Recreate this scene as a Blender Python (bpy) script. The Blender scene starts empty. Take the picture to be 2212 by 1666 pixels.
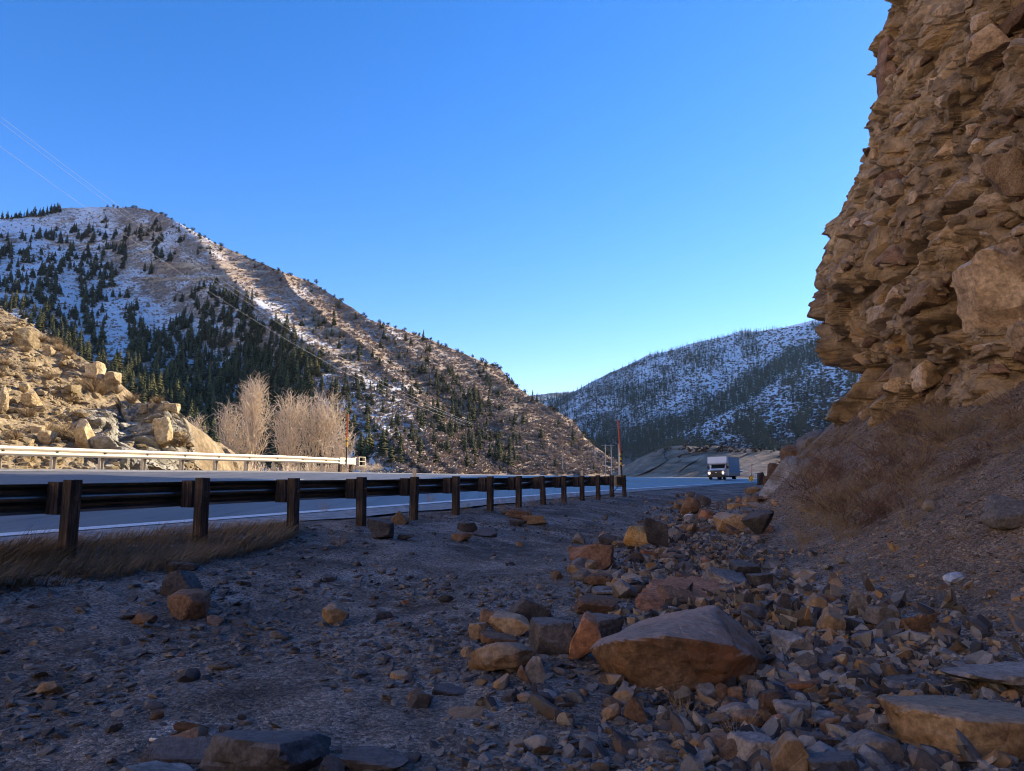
import bpy, bmesh, math, random
import numpy as np
from mathutils import Vector, Matrix, Euler

R = math.radians
random.seed(7)
rng = np.random.default_rng(11)
scene = bpy.context.scene
COL = scene.collection

# ------------------------------------------------------------------ camera
F = 1534.0                       # focal length in units of the 2212 px wide photograph
PITCH = R(7.1)
EYE = 0.9
cam_data = bpy.data.cameras.new("camera")
cam_data.sensor_width = 36.0
cam_data.lens = 36.0 * F / 2212.0
cam_data.clip_start = 0.05
cam_data.clip_end = 20000
cam = bpy.data.objects.new("camera", cam_data)
cam.location = (0, 0, EYE)
cam.rotation_euler = (R(90) + PITCH, 0, 0)
COL.objects.link(cam)
scene.camera = cam

# ------------------------------------------------------------------ sky, sun, exposure
SUN_AZ, SUN_EL = R(60), R(25)    # azimuth to the right of the view direction
world = bpy.data.worlds.new("World")
scene.world = world
world.use_nodes = True
wn, wl = world.node_tree.nodes, world.node_tree.links
wn.clear()
sky = wn.new("ShaderNodeTexSky")
sky.sky_type = 'NISHITA'
sky.sun_disc = False
sky.sun_elevation = SUN_EL
sky.sun_rotation = SUN_AZ
sky.altitude = 1800
sky.air_density = 1.0
sky.dust_density = 0.25
sky.ozone_density = 2.6
hs = wn.new("ShaderNodeHueSaturation")
hs.inputs['Saturation'].default_value = 1.32
bg = wn.new("ShaderNodeBackground")
bg.inputs['Strength'].default_value = 0.112
wo = wn.new("ShaderNodeOutputWorld")
wl.new(sky.outputs[0], hs.inputs['Color'])
tint = wn.new("ShaderNodeMix")
tint.data_type = 'RGBA'; tint.blend_type = 'MULTIPLY'
tint.inputs[0].default_value = 1.0
tint.inputs[7].default_value = (1.2, 0.88, 1.02, 1)
wl.new(hs.outputs[0], tint.inputs[6])
wl.new(tint.outputs[2], bg.inputs['Color'])
wl.new(bg.outputs[0], wo.inputs['Surface'])

sun_data = bpy.data.lights.new("sun", 'SUN')
sun_data.energy = 3.8
sun_data.angle = R(0.53)
sun_data.color = (1.0, 0.86, 0.64)
sun = bpy.data.objects.new("sun", sun_data)
sdir = Vector((math.sin(SUN_AZ) * math.cos(SUN_EL), math.cos(SUN_AZ) * math.cos(SUN_EL), math.sin(SUN_EL)))
sun.rotation_euler = sdir.to_track_quat('Z', 'Y').to_euler()
COL.objects.link(sun)
scene.view_settings.view_transform = 'Standard'
scene.view_settings.look = 'None'
scene.view_settings.gamma = 1.0
scene.view_settings.use_curve_mapping = False
scene.view_settings.exposure = 1.45
scene.cycles.pixel_filter_type = 'BLACKMAN_HARRIS'
scene.cycles.filter_width = 1.05
scene.cycles.max_bounces = 5
scene.cycles.diffuse_bounces = 3
scene.cycles.glossy_bounces = 2
scene.cycles.transmission_bounces = 3
scene.cycles.volume_bounces = 0

# ------------------------------------------------------------------ tagging helpers
def tag(o, label=None, cat=None, group=None, kind=None):
    if label: o["label"] = label
    if cat: o["category"] = cat
    if group: o["group"] = group
    if kind: o["kind"] = kind
    return o

def empty(name, loc=(0, 0, 0), rotz=0.0, parent=None):
    o = bpy.data.objects.new(name, None)
    o.location = loc
    o.rotation_euler = (0, 0, rotz)
    o.empty_display_size = 0.2
    o.parent = parent
    COL.objects.link(o)
    return o

def link(name, me, mat=None, parent=None, loc=(0, 0, 0), rot=(0, 0, 0), scale=(1, 1, 1)):
    o = bpy.data.objects.new(name, me)
    if mat is not None and len(me.materials) == 0:
        me.materials.append(mat)
    o.parent = parent
    o.location = loc
    o.rotation_euler = rot
    o.scale = scale
    COL.objects.link(o)
    return o

def copy_tree(o, parent=None):
    c = o.copy()
    COL.objects.link(c)
    c.parent = parent
    for ch in [x for x in KIDS.get(o.name, [])]:
        copy_tree(ch, c)
    return c
KIDS = {}

def np_mesh(name, verts, faces, smooth=False, attrs=None):
    """verts (n,3), faces (m,k) with k 3 or 4 -> mesh data"""
    me = bpy.data.meshes.new(name)
    verts = np.asarray(verts, dtype=np.float32)
    faces = np.asarray(faces, dtype=np.int32)
    m, k = faces.shape
    me.vertices.add(len(verts))
    me.vertices.foreach_set("co", verts.ravel())
    me.loops.add(m * k)
    me.loops.foreach_set("vertex_index", faces.ravel())
    me.polygons.add(m)
    me.polygons.foreach_set("loop_start", np.arange(0, m * k, k, dtype=np.int32))
    me.polygons.foreach_set("loop_total", np.full(m, k, dtype=np.int32))
    me.polygons.foreach_set("use_smooth", np.full(m, smooth, dtype=bool))
    me.update(calc_edges=True)
    if attrs:
        for an, av in attrs.items():
            a = me.attributes.new(an, 'FLOAT', 'POINT')
            a.data.foreach_set("value", np.asarray(av, dtype=np.float32).ravel())
    return me

def bm_mesh(name, bm, smooth=False):
    me = bpy.data.meshes.new(name)
    bmesh.ops.recalc_face_normals(bm, faces=bm.faces)
    for f in bm.faces:
        f.smooth = smooth
    bm.to_mesh(me)
    bm.free()
    return me

def box(bm, c, s, rotz=0.0, rx=0.0, ry=0.0, bevel=0.0):
    r = bmesh.ops.create_cube(bm, size=1.0)
    vs = r['verts']
    M = Matrix.Translation(c) @ Euler((rx, ry, rotz)).to_matrix().to_4x4() @ Matrix.Diagonal((s[0], s[1], s[2], 1))
    bmesh.ops.transform(bm, matrix=M, verts=vs)
    if bevel > 0:
        es = list({e for v in vs for e in v.link_edges})
        bmesh.ops.bevel(bm, geom=es, offset=bevel, segments=2, affect='EDGES', profile=0.6)
    return vs

def cyl(bm, a, b, r0, r1=None, seg=10):
    a, b = Vector(a), Vector(b)
    if r1 is None: r1 = r0
    L = (b - a).length
    r = bmesh.ops.create_cone(bm, cap_ends=True, segments=seg, radius1=r0, radius2=max(r1, 1e-4), depth=L)
    M = Matrix.Translation((a + b) / 2) @ (b - a).to_track_quat('Z', 'Y').to_matrix().to_4x4()
    bmesh.ops.transform(bm, matrix=M, verts=r['verts'])
    return r['verts']

def prism(bm, pts, y0, y1, M=None):
    """polygon pts (x,z) extruded from y0 to y1"""
    a = [bm.verts.new((p[0], y0, p[1])) for p in pts]
    b = [bm.verts.new((p[0], y1, p[1])) for p in pts]
    bm.faces.new(a); bm.faces.new(b[::-1])
    n = len(pts)
    for i in range(n):
        bm.faces.new((a[i], b[i], b[(i + 1) % n], a[(i + 1) % n]))
    if M is not None:
        bmesh.ops.transform(bm, matrix=M, verts=a + b)

# ------------------------------------------------------------------ numpy noise
def _h(ix, iy, iz, seed):
    x = (ix.astype(np.int64) * 374761393 + iy.astype(np.int64) * 668265263 + iz.astype(np.int64) * 2147483647 + seed * 1274126177) & 0xffffffff
    x = ((x ^ (x >> 13)) * 1274126177) & 0xffffffff
    x = ((x ^ (x >> 16)) * 2246822519) & 0xffffffff
    x = x ^ (x >> 15)
    return (x & 0xffffff).astype(np.float32) / 16777215.0

def vnoise(p, seed=0):
    p = np.asarray(p, dtype=np.float64)
    f = np.floor(p)
    t = (p - f)
    t = t * t * (3 - 2 * t)
    i = f.astype(np.int64)
    out = 0
    for dx in (0, 1):
        wx = t[:, 0] if dx else 1 - t[:, 0]
        for dy in (0, 1):
            wy = t[:, 1] if dy else 1 - t[:, 1]
            for dz in (0, 1):
                wz = t[:, 2] if dz else 1 - t[:, 2]
                out = out + wx * wy * wz * _h(i[:, 0] + dx, i[:, 1] + dy, i[:, 2] + dz, seed)
    return out * 2 - 1

def fbm(p, octv=4, seed=0, gain=0.5, lac=2.03):
    p = np.asarray(p, dtype=np.float64)
    a, s, tot = 1.0, 0, 0
    for k in range(octv):
        s = s + a * vnoise(p, seed + 17 * k)
        tot += a
        a *= gain
        p = p * lac + 3.7
    return s / tot

def fbm2(x, y, octv=4, seed=0, gain=0.5):
    x = np.asarray(x, dtype=np.float64); y = np.asarray(y, dtype=np.float64)
    sh = x.shape
    return fbm(np.stack([x.ravel(), y.ravel(), np.full(x.size, 0.37)], 1), octv, seed, gain).reshape(sh)

def cells(p, seed=0):
    """3-D Voronoi: nearest and second nearest cells (randoms, vector) and their distances"""
    p = np.asarray(p, dtype=np.float64)
    i = np.floor(p).astype(np.int64)
    n = len(p)
    F1 = np.full(n, 9e9); F2 = np.full(n, 9e9)
    c1 = np.zeros((n, 3), np.int64); c2 = np.zeros((n, 3), np.int64)
    v1 = np.zeros((n, 3)); v2 = np.zeros((n, 3))
    for dx in (-1, 0, 1):
        for dy in (-1, 0, 1):
            for dz in (-1, 0, 1):
                c = i + np.array([dx, dy, dz])
                q = c + np.stack([_h(c[:, 0], c[:, 1], c[:, 2], seed + k) for k in range(3)], 1)
                v = p - q
                d = np.sqrt((v * v).sum(1))
                new = d < F1
                mid = (~new) & (d < F2)
                F2 = np.where(new, F1, np.where(mid, d, F2))
                c2[new] = c1[new]; v2[new] = v1[new]
                c2[mid] = c[mid]; v2[mid] = v[mid]
                F1 = np.where(new, d, F1)
                c1[new] = c[new]; v1[new] = v[new]
    rid = lambda c: np.stack([_h(c[:, 0], c[:, 1], c[:, 2], seed + 5 + k) for k in range(3)], 1)
    return rid(c1), v1, rid(c2), v2, F1, F2

def blocky(p, size, seed, aniso=(1, 1, 1), tilt=0.5, crack=0.25, soft=0.22):
    """faceted block displacement, about -1..1"""
    q = p / (size * np.asarray(aniso))
    q = q + 0.25 * np.stack([vnoise(q * 1.3, seed + 40), vnoise(q * 1.3, seed + 41), vnoise(q * 1.3, seed + 42)], 1)
    r1, v1, r2, v2, F1, F2 = cells(q, seed)
    def val(r, v):
        t = (r - 0.5) * 2
        return t[:, 0] * 0.6 + tilt * ((v * np.stack([t[:, 1], t[:, 2], -t[:, 0]], 1)).sum(1))
    e = np.clip((F2 - F1) / soft, 0, 1)
    w = 0.5 + 0.5 * e * e * (3 - 2 * e)
    d = val(r1, v1) * w + val(r2, v2) * (1 - w)
    return d - crack * (1 - np.clip((F2 - F1) / 0.12, 0, 1))

# ------------------------------------------------------------------ photograph geometry -> places on the ground
CP, SP = math.cos(PITCH), math.sin(PITCH)
def pxdir(x, y):
    u = (np.asarray(x, float) - 1106) / F
    v = (833 - np.asarray(y, float)) / F
    return u, CP - v * SP, SP + v * CP
def P(x, y, Y):
    """world point seen at (x, y) at forward distance Y"""
    dx, dy, dz = pxdir(x, y)
    k = Y / dy
    return np.stack(np.broadcast_arrays(dx * k, dy * k, EYE + dz * k), -1)
def to_px(x, y, z):
    d = y * CP + (z - EYE) * SP
    v = -y * SP + (z - EYE) * CP
    return 1106 + F * x / d, 833 - F * v / d

# road frame: s along the road, o to the right of it
DX, DY = 0.384, 0.9233
def so(x, y):
    return x * DX + y * DY, x * DY - y * DX
def xy(s, o):
    return s * DX + o * DY, s * DY - o * DX
def curve(s):
    return np.where(s > 8, (np.maximum(s, 8) - 8) ** 2 / 1200.0, 0.0)
Q_EDGE, Q_LINE, Q_CENTRE, Q_FARLINE, Q_FAR = -9.5, -10.4, -15.0, -24.2, -25.4
def superel(s):
    return np.interp(s, [0, 30, 90, 140], [0.070, 0.066, 0.034, 0.02])
def road_z(s, q):
    return superel(s) * np.clip(-9.5 - q, 0, 15.9) - 0.0018 * np.maximum(s - 70, 0)
def toe(s):
    t = np.interp(s, [-30, 0, 6, 10.4, 20, 30, 45, 70, 120, 200], [4.5, 3.6, 2.2, 0.3, -1.0, -2, -3.2, -3.4, -2, 0])
    return np.maximum(t, -6.3 + curve(s))
def slope_m(s):
    return np.interp(s, [0, 15, 20, 33, 60], [0.50, 0.56, 0.66, 1.0, 0.8])
def G_base(x, y):
    s, o = so(x, y)
    q = o - curve(s)
    rz = road_z(s, q)
    shoulder = np.interp(q, [-9.5, -8.0, -6.6, -4.6, -2.5], [0.0, -0.03, -0.16, -0.42, -0.46])
    fade = np.interp(s, [30, 60], [1, 0.6])
    z = np.where(q > Q_EDGE, shoulder * fade - 0.0018 * np.maximum(s - 70, 0), rz - 0.035)
    z = np.where(q < -25.6, rz - 0.05 - 0.45 * np.maximum(0, -27.6 - q), z)
    z = np.maximum(z, -5.0)
    # talus slope on the right
    a = o - toe(s)
    rise = 0.5 * (a + np.sqrt(a * a + 0.35)) * slope_m(s)
    rise = np.where(a > -2.5, rise, 0) * np.interp(a, [-2.5, -1.2], [0, 1])
    z = z + np.minimum(rise, 7.5)
    return z
def G(x, y):
    x = np.asarray(x, float); y = np.asarray(y, float)
    z = G_base(x, y)
    s, o = so(x, y)
    q = o - curve(s)
    r = np.hypot(x, y)
    on = np.clip((q - Q_EDGE) / 0.9, 0, 1)
    off = np.clip((-26 - q) / 3, 0, 1)
    rough = np.clip((o - toe(s)) / 3, 0, 1)
    n = fbm2(x * 0.55, y * 0.55, 3, 5) * 0.07 + fbm2(x * 2.6, y * 2.6, 3, 9) * 0.028 * np.clip(40 / (r + 1), 0.2, 1)
    n2 = fbm2(x * 9, y * 9, 2, 19) * 0.012 * (r < 22)
    z = z + (n + n2) * (on + off) + rough * fbm2(x * 0.9, y * 0.9, 4, 23) * 0.28
    z = z - 0.02 * on * ((q > -9.6) & (q < -8.6))
    z = z + off * np.clip((r - 80) / 300, 0, 1) * 3 * fbm2(x * 0.01, y * 0.01, 3, 33)
    return z
def hit(x, y):
    """where the sight line through (x, y) meets the ground"""
    dx, dy, dz = [float(v) for v in pxdir(x, y)]
    ts = np.concatenate([np.linspace(0.8, 12, 700), np.linspace(12, 120, 1600)[1:]])
    X, Y, Z = dx * ts, dy * ts, EYE + dz * ts
    g = G(X, Y)
    w = np.where(Z <= g)[0]
    k = w[0] if len(w) else len(ts) - 1
    return X[k], Y[k], g[k]

# ------------------------------------------------------------------ materials
class Mat:
    def __init__(self, name, rough=0.9, spec=0.25):
        self.m = bpy.data.materials.new(name)
        self.m.use_nodes = True
        self.t = self.m.node_tree
        self.b = self.t.nodes['Principled BSDF']
        self.b.inputs['Roughness'].default_value = rough
        self.b.inputs['Specular IOR Level'].default_value = spec
    def n(self, typ, **kw):
        o = self.t.nodes.new(typ)
        for k, v in kw.items():
            if k in o.inputs: o.inputs[k].default_value = v
            else: setattr(o, k, v)
        return o
    def l(self, a, b): self.t.links.new(a, b)
    def coord(self, kind='Object', scale=(1, 1, 1), rot=(0, 0, 0), rand=False):
        c = self.n('ShaderNodeTexCoord')
        mp = self.n('ShaderNodeMapping')
        mp.inputs['Scale'].default_value = scale
        mp.inputs['Rotation'].default_value = rot
        if rand:
            oi = self.n('ShaderNodeObjectInfo')
            mu = self.n('ShaderNodeMath', operation='MULTIPLY')
            mu.inputs[1].default_value = 37.0
            self.l(oi.outputs['Random'], mu.inputs[0])
            self.l(mu.outputs[0], mp.inputs['Location'])
        self.l(c.outputs[kind], mp.inputs['Vector'])
        return mp.outputs[0]
    def noise(self, vec, scale, detail=6, rough=0.6, dist=0.0):
        o = self.n('ShaderNodeTexNoise')
        o.inputs['Scale'].default_value = scale
        o.inputs['Detail'].default_value = detail
        o.inputs['Roughness'].default_value = rough
        o.inputs['Distortion'].default_value = dist
        self.l(vec, o.inputs['Vector'])
        return o.outputs['Fac']
    def vor(self, vec, scale, feature='F1', out='Distance'):
        o = self.n('ShaderNodeTexVoronoi')
        o.feature = feature
        o.inputs['Scale'].default_value = scale
        self.l(vec, o.inputs['Vector'])
        return o.outputs[out]
    def ramp(self, fac, stops, interp='LINEAR'):
        o = self.n('ShaderNodeValToRGB')
        cr = o.color_ramp
        cr.interpolation = interp
        while len(cr.elements) > 1: cr.elements.remove(cr.elements[-1])
        for i, (p, c) in enumerate(stops):
            e = cr.elements[0] if i == 0 else cr.elements.new(p)
            e.position = p
            e.color = (c[0], c[1], c[2], 1) if not isinstance(c, (int, float)) else (c, c, c, 1)
        self.l(fac, o.inputs[0])
        return o.outputs['Color']
    def mix(self, fac, a, b, blend='MIX'):
        o = self.n('ShaderNodeMix', data_type='RGBA', blend_type=blend)
        for k, v in ((0, fac), (6, a), (7, b)):
            if isinstance(v, (int, float)): o.inputs[k].default_value = v
            elif isinstance(v, tuple): o.inputs[k].default_value = (v[0], v[1], v[2], 1)
            else: self.l(v, o.inputs[k])
        return o.outputs[2]
    def math(self, op, a, b=None, clamp=False):
        o = self.n('ShaderNodeMath', operation=op, use_clamp=clamp)
        for k, v in ((0, a), (1, b)):
            if v is None: continue
            if isinstance(v, (int, float)): o.inputs[k].default_value = v
            else: self.l(v, o.inputs[k])
        return o.outputs[0]
    def attr(self, name):
        return self.n('ShaderNodeAttribute', attribute_name=name).outputs['Fac']
    def normal_z(self):
        g = self.n('ShaderNodeNewGeometry')
        s = self.n('ShaderNodeSeparateXYZ')
        self.l(g.outputs['Normal'], s.inputs[0])
        return s.outputs[2]
    def bump(self, h, strength=0.5, dist=0.05, prev=None):
        o = self.n('ShaderNodeBump')
        o.inputs['Strength'].default_value = strength
        o.inputs['Distance'].default_value = dist
        self.l(h, o.inputs['Height'])
        if prev is not None: self.l(prev, o.inputs['Normal'])
        return o.outputs[0]
    def done(self, col=None, nrm=None, rough=None):
        if col is not None:
            if isinstance(col, tuple): self.b.inputs['Base Color'].default_value = (*col, 1)
            else: self.l(col, self.b.inputs['Base Color'])
        if nrm is not None: self.l(nrm, self.b.inputs['Normal'])
        if rough is not None: self.l(rough, self.b.inputs['Roughness'])
        return self.m

def plain(name, col, rough=0.6, metal=0.0, spec=0.4, vary=0.15, scale=12.0, bump=0.0):
    M = Mat(name, rough, spec)
    M.b.inputs['Metallic'].default_value = metal
    v = M.coord()
    n = M.noise(v, scale, 4)
    c = M.mix(n, tuple(k * (1 - vary) for k in col), tuple(min(1, k * (1 + vary)) for k in col))
    nr = M.bump(n, bump, 0.02) if bump else None
    return M.done(c, nr)

def rock_mat(name, dark, mid, light, scale=3.0, strata=0.0, bump=0.5, stain=None, obj_rand=True, dist=0.03, top_tone=None):
    M = Mat(name, 0.92, 0.2)
    v = M.coord(rand=obj_rand)
    big = M.noise(v, scale, 8, 0.62, 0.3)
    col = M.ramp(big, [(0.28, dark), (0.5, mid), (0.72, light)])
    fine = M.noise(v, scale * 9, 5, 0.7)
    col = M.mix(0.85, col, M.ramp(fine, [(0.3, 0.2), (0.5, 0.5), (0.7, 0.85)]), 'OVERLAY')
    if stain is not None:
        sn = M.noise(v, scale * 0.55, 4, 0.6, 0.6)
        col = M.mix(M.ramp(sn, [(0.5, 0.0), (0.62, 0.85)]), col, stain)
    oi = M.n('ShaderNodeObjectInfo')
    if obj_rand:
        vv = M.ramp(oi.outputs['Random'], [(0, 0.62), (0.5, 0.95), (1, 1.25)])
        col = M.mix(1.0, col, vv, 'MULTIPLY')
    if top_tone is not None:  # blends a paler tone into upward-facing surfaces
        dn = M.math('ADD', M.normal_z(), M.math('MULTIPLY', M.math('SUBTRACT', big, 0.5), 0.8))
        col = M.mix(M.ramp(dn, [(0.35, 0), (0.95, 0.5)]), col, M.mix(0.8, top_tone, M.ramp(fine, [(0.3, 0.3), (0.7, 0.75)]), 'OVERLAY'))
    h = M.math('ADD', M.math('MULTIPLY', big, 0.7), M.math('MULTIPLY', fine, 0.35))
    cr = M.vor(v, scale * 1.7, 'DISTANCE_TO_EDGE')
    h = M.math('ADD', h, M.math('MULTIPLY', M.ramp(cr, [(0, 0), (0.03, 1)]), 0.12))
    if strata > 0:
        v2 = M.coord(scale=(0.35, 0.35, 3.2), rand=obj_rand)
        st = M.noise(v2, scale * 2.2, 3, 0.5)
        h = M.math('ADD', h, M.math('MULTIPLY', st, strata))
    return M.done(col, M.bump(h, bump, dist))

M_SLATE = rock_mat('dark_slate_rock', (0.03, 0.026, 0.027), (0.065, 0.057, 0.058), (0.125, 0.11, 0.108), 3.5, 0.6, 0.6, top_tone=(0.15, 0.135, 0.135))
M_GREY = rock_mat('grey_sandstone', (0.10, 0.085, 0.077), (0.19, 0.163, 0.15), (0.30, 0.265, 0.245), 3.0, 0.4, 0.5)
M_TAN = rock_mat('tan_sandstone', (0.14, 0.08, 0.042), (0.285, 0.178, 0.098), (0.41, 0.28, 0.17), 2.6, 0.3, 0.55, top_tone=(0.30, 0.235, 0.185))
M_BROWN = rock_mat('brown_sandstone', (0.075, 0.042, 0.028), (0.165, 0.098, 0.064), (0.26, 0.165, 0.115), 3.0, 0.5, 0.55)
M_RUST = rock_mat('rust_stained_rock', (0.15, 0.068, 0.04), (0.31, 0.145, 0.078), (0.40, 0.22, 0.14), 2.4, 0.3, 0.5)
M_GOLD = rock_mat('golden_rock', (0.2, 0.10, 0.035), (0.40, 0.235, 0.095), (0.52, 0.34, 0.16), 4.5, 0.2, 0.7)
M_PALE = rock_mat('pale_limestone', (0.30, 0.27, 0.235), (0.45, 0.41, 0.37), (0.58, 0.54, 0.5), 1.4, 0.5, 0.45, stain=(0.22, 0.17, 0.12))
M_MOSS = rock_mat('lichen_stained_boulder', (0.05, 0.03, 0.018), (0.16, 0.094, 0.055), (0.27, 0.175, 0.115), 2.2, 0.35, 0.5, stain=(0.30, 0.12, 0.05), dist=0.03, top_tone=(0.36, 0.285, 0.25))
M_CLIFFB = rock_mat('cliff_boulder_stone', (0.19, 0.125, 0.08), (0.38, 0.265, 0.17), (0.50, 0.375, 0.26), 0.9, 0.3, 0.6, top_tone=(0.58, 0.52, 0.47), dist=0.06)
M_CREAM = rock_mat('cream_sandstone', (0.24, 0.16, 0.075), (0.44, 0.33, 0.185), (0.60, 0.49, 0.31), 0.8, 0.5, 0.6, obj_rand=True, dist=0.2)

def ground_mat():
    M = Mat('gravel_ground', 0.95, 0.15)
    v = M.coord()
    big = M.noise(v, 0.45, 5, 0.6, 0.4)
    col = M.ramp(big, [(0.30, (0.155, 0.128, 0.11)), (0.5, (0.25, 0.213, 0.19)), (0.7, (0.36, 0.315, 0.285))])
    salt = M.noise(v, 2.1, 8, 0.75, 0.6)
    col = M.mix(M.ramp(salt, [(0.5, 0.0), (0.7, 0.75)]), col, (0.46, 0.43, 0.42))
    pat = M.noise(v, 0.9, 6, 0.7, 1.0)
    col = M.mix(0.8, col, M.ramp(pat, [(0.35, 0.2), (0.5, 0.5), (0.64, 0.8)]), 'OVERLAY')
    grit = M.vor(v, 48, 'F1', 'Color')
    sep = M.n('ShaderNodeSeparateColor'); M.l(grit, sep.inputs[0])
    col = M.mix(0.75, col, M.ramp(sep.outputs[0], [(0, 0.10), (0.6, 0.5), (1, 0.95)]), 'OVERLAY')
    # the talus: warmer brown earth
    tal = M.attr('talus')
    tc = M.ramp(M.noise(v, 1.7, 7, 0.7, 0.3), [(0.3, (0.17, 0.12, 0.085)), (0.5, (0.29, 0.215, 0.16)), (0.72, (0.41, 0.32, 0.25))])
    tc = M.mix(0.8, tc, M.ramp(sep.outputs[1], [(0, 0.18), (0.6, 0.5), (1, 0.9)]), 'OVERLAY')
    col = M.mix(tal, col, tc)
    far = M.attr('dryfar')
    fc = M.ramp(M.noise(v, 0.12, 7, 0.7), [(0.35, (0.12, 0.085, 0.055)), (0.6, (0.24, 0.18, 0.12))])
    col = M.mix(far, col, fc)
    e = M.vor(v, 48, 'DISTANCE_TO_EDGE')
    h = M.math('MULTIPLY', M.ramp(e, [(0, 0), (0.25, 1)]), M.math('MULTIPLY', sep.outputs[0], 0.5))
    h = M.math('ADD', h, M.math('MULTIPLY', M.noise(v, 38, 4, 0.7), 1.0))
    e2 = M.vor(v, 9, 'F1')
    h = M.math('ADD', h, M.math('MULTIPLY', M.noise(v, 7, 6, 0.7), 2.2))
    return M.done(col, M.bump(h, 1.0, 0.045))
M_GROUND = ground_mat()

def asphalt_mat():
    M = Mat('worn_asphalt', 0.5, 0.5)
    v = M.coord(rot=(0, 0, -math.atan2(DX, DY) * -1))
    st = M.coord(rot=(0, 0, math.atan2(DX, DY)), scale=(1.6, 0.02, 1))
    a = M.noise(st, 1.0, 5, 0.6)
    col = M.ramp(a, [(0.35, (0.085, 0.085, 0.088)), (0.65, (0.145, 0.142, 0.142))])
    f = M.noise(v, 90, 2, 0.6)
    col = M.mix(0.5, col, M.ramp(f, [(0.3, 0.3), (0.7, 0.72)]), 'OVERLAY')
    ck = M.noise(M.coord(rot=(0, 0, math.atan2(DX, DY)), scale=(2.4, 0.05, 1)), 1.0, 3, 0.5, 0.3)
    line = M.math('ABSOLUTE', M.math('SUBTRACT', ck, 0.5))
    col = M.mix(M.ramp(line, [(0.0, 0.85), (0.012, 0.0)]), col, (0.02, 0.02, 0.024))
    return M.done(col, M.bump(f, 0.35, 0.01))
M_ASPHALT = asphalt_mat()
def paint_mat(name, c, under):
    M = Mat(name, 0.6, 0.3)
    v = M.coord()
    n = M.noise(v, 14, 6, 0.75)
    col = M.mix(M.ramp(n, [(0.28, 0.0), (0.40, 1.0)]), under, c)
    return M.done(col)
M_WHITE_LINE = paint_mat('white_road_paint', (0.74, 0.74, 0.74), (0.3, 0.3, 0.3))
M_YELLOW_LINE = paint_mat('yellow_road_paint', (0.62, 0.40, 0.06), (0.16, 0.14, 0.1))
def shoulder_mat():
    M = Mat('frosted_shoulder', 0.9, 0.2)
    v = M.coord()
    n = M.noise(v, 3.5, 8, 0.75, 0.4)
    col = M.ramp(n, [(0.35, (0.15, 0.145, 0.14)), (0.5, (0.27, 0.26, 0.255)), (0.66, (0.42, 0.41, 0.40))])
    f = M.vor(v, 40)
    return M.done(M.mix(0.5, col, M.ramp(f, [(0, 0.3), (0.8, 0.75)]), 'OVERLAY'), M.bump(f, 0.5, 0.02))
M_SHOULDER = shoulder_mat()

def cliff_mat():
    M = Mat('cliff_rock', 0.94, 0.18)
    v = M.coord()
    a = M.noise(v, 0.22, 5, 0.6, 0.8)
    col = M.ramp(a, [(0.30, (0.18, 0.12, 0.08)), (0.47, (0.28, 0.20, 0.13)), (0.58, (0.39, 0.275, 0.165)), (0.72, (0.37, 0.30, 0.235))])
    b = M.noise(v, 1.5, 8, 0.68, 0.3)
    col = M.mix(0.85, col, M.ramp(b, [(0.3, 0.12), (0.5, 0.5), (0.7, 0.9)]), 'OVERLAY')
    st = M.noise(M.coord(scale=(0.5, 0.5, 1.6), rot=(0.3, -0.3, 0)), 1.1, 7, 0.7, 0.8)
    col = M.mix(0.3, col, M.ramp(st, [(0.3, 0.3), (0.7, 0.7)]), 'OVERLAY')
    gold = M.noise(v, 0.6, 5, 0.6, 0.5)
    col = M.mix(M.ramp(gold, [(0.56, 0.0), (0.68, 0.6)]), col, (0.44, 0.26, 0.105))
    h = M.math('ADD', M.noise(v, 5, 8, 0.72), M.math('MULTIPLY', M.noise(v, 22, 4, 0.7), 0.3))
    ed = M.vor(v, 3.1, 'DISTANCE_TO_EDGE')
    h = M.math('ADD', h, M.math('MULTIPLY', M.ramp(ed, [(0, 0), (0.05, 1)]), 0.25))
    return M.done(col, M.bump(h, 0.8, 0.12))
M_CLIFF = cliff_mat()

def bank_mat():
    M = Mat('sandstone_bank', 0.95, 0.15)
    v = M.coord()
    a = M.noise(v, 0.25, 7, 0.7, 0.8)
    col = M.ramp(a, [(0.3, (0.24, 0.17, 0.10)), (0.5, (0.40, 0.30, 0.18)), (0.7, (0.54, 0.42, 0.26))])
    b = M.noise(v, 2.2, 8, 0.7)
    col = M.mix(0.8, col, M.ramp(b, [(0.3, 0.22), (0.5, 0.5), (0.7, 0.8)]), 'OVERLAY')
    g = M.attr('outcrop')
    gc = M.ramp(M.noise(v, 0.9, 7, 0.7, 1.2), [(0.32, (0.16, 0.15, 0.13)), (0.48, (0.40, 0.37, 0.31)), (0.64, (0.60, 0.56, 0.48))])
    col = M.mix(g, col, gc)
    h = M.noise(v, 2.5, 8, 0.75)
    return M.done(col, M.bump(h, 0.9, 0.35))
M_BANK = bank_mat()
def bounce_slope_mat():  # very pale, so the added unseen slope bounces more light
    M = Mat('pale_bounce_sandstone', 0.95, 0.1)
    v = M.coord()
    n = M.noise(v, 0.08, 8, 0.7, 0.5)
    return M.done(M.ramp(n, [(0.35, (0.52, 0.41, 0.28)), (0.65, (0.73, 0.60, 0.43))]), M.bump(n, 0.6, 1.0))
M_BOUNCE_SLOPE = bounce_slope_mat()

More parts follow.
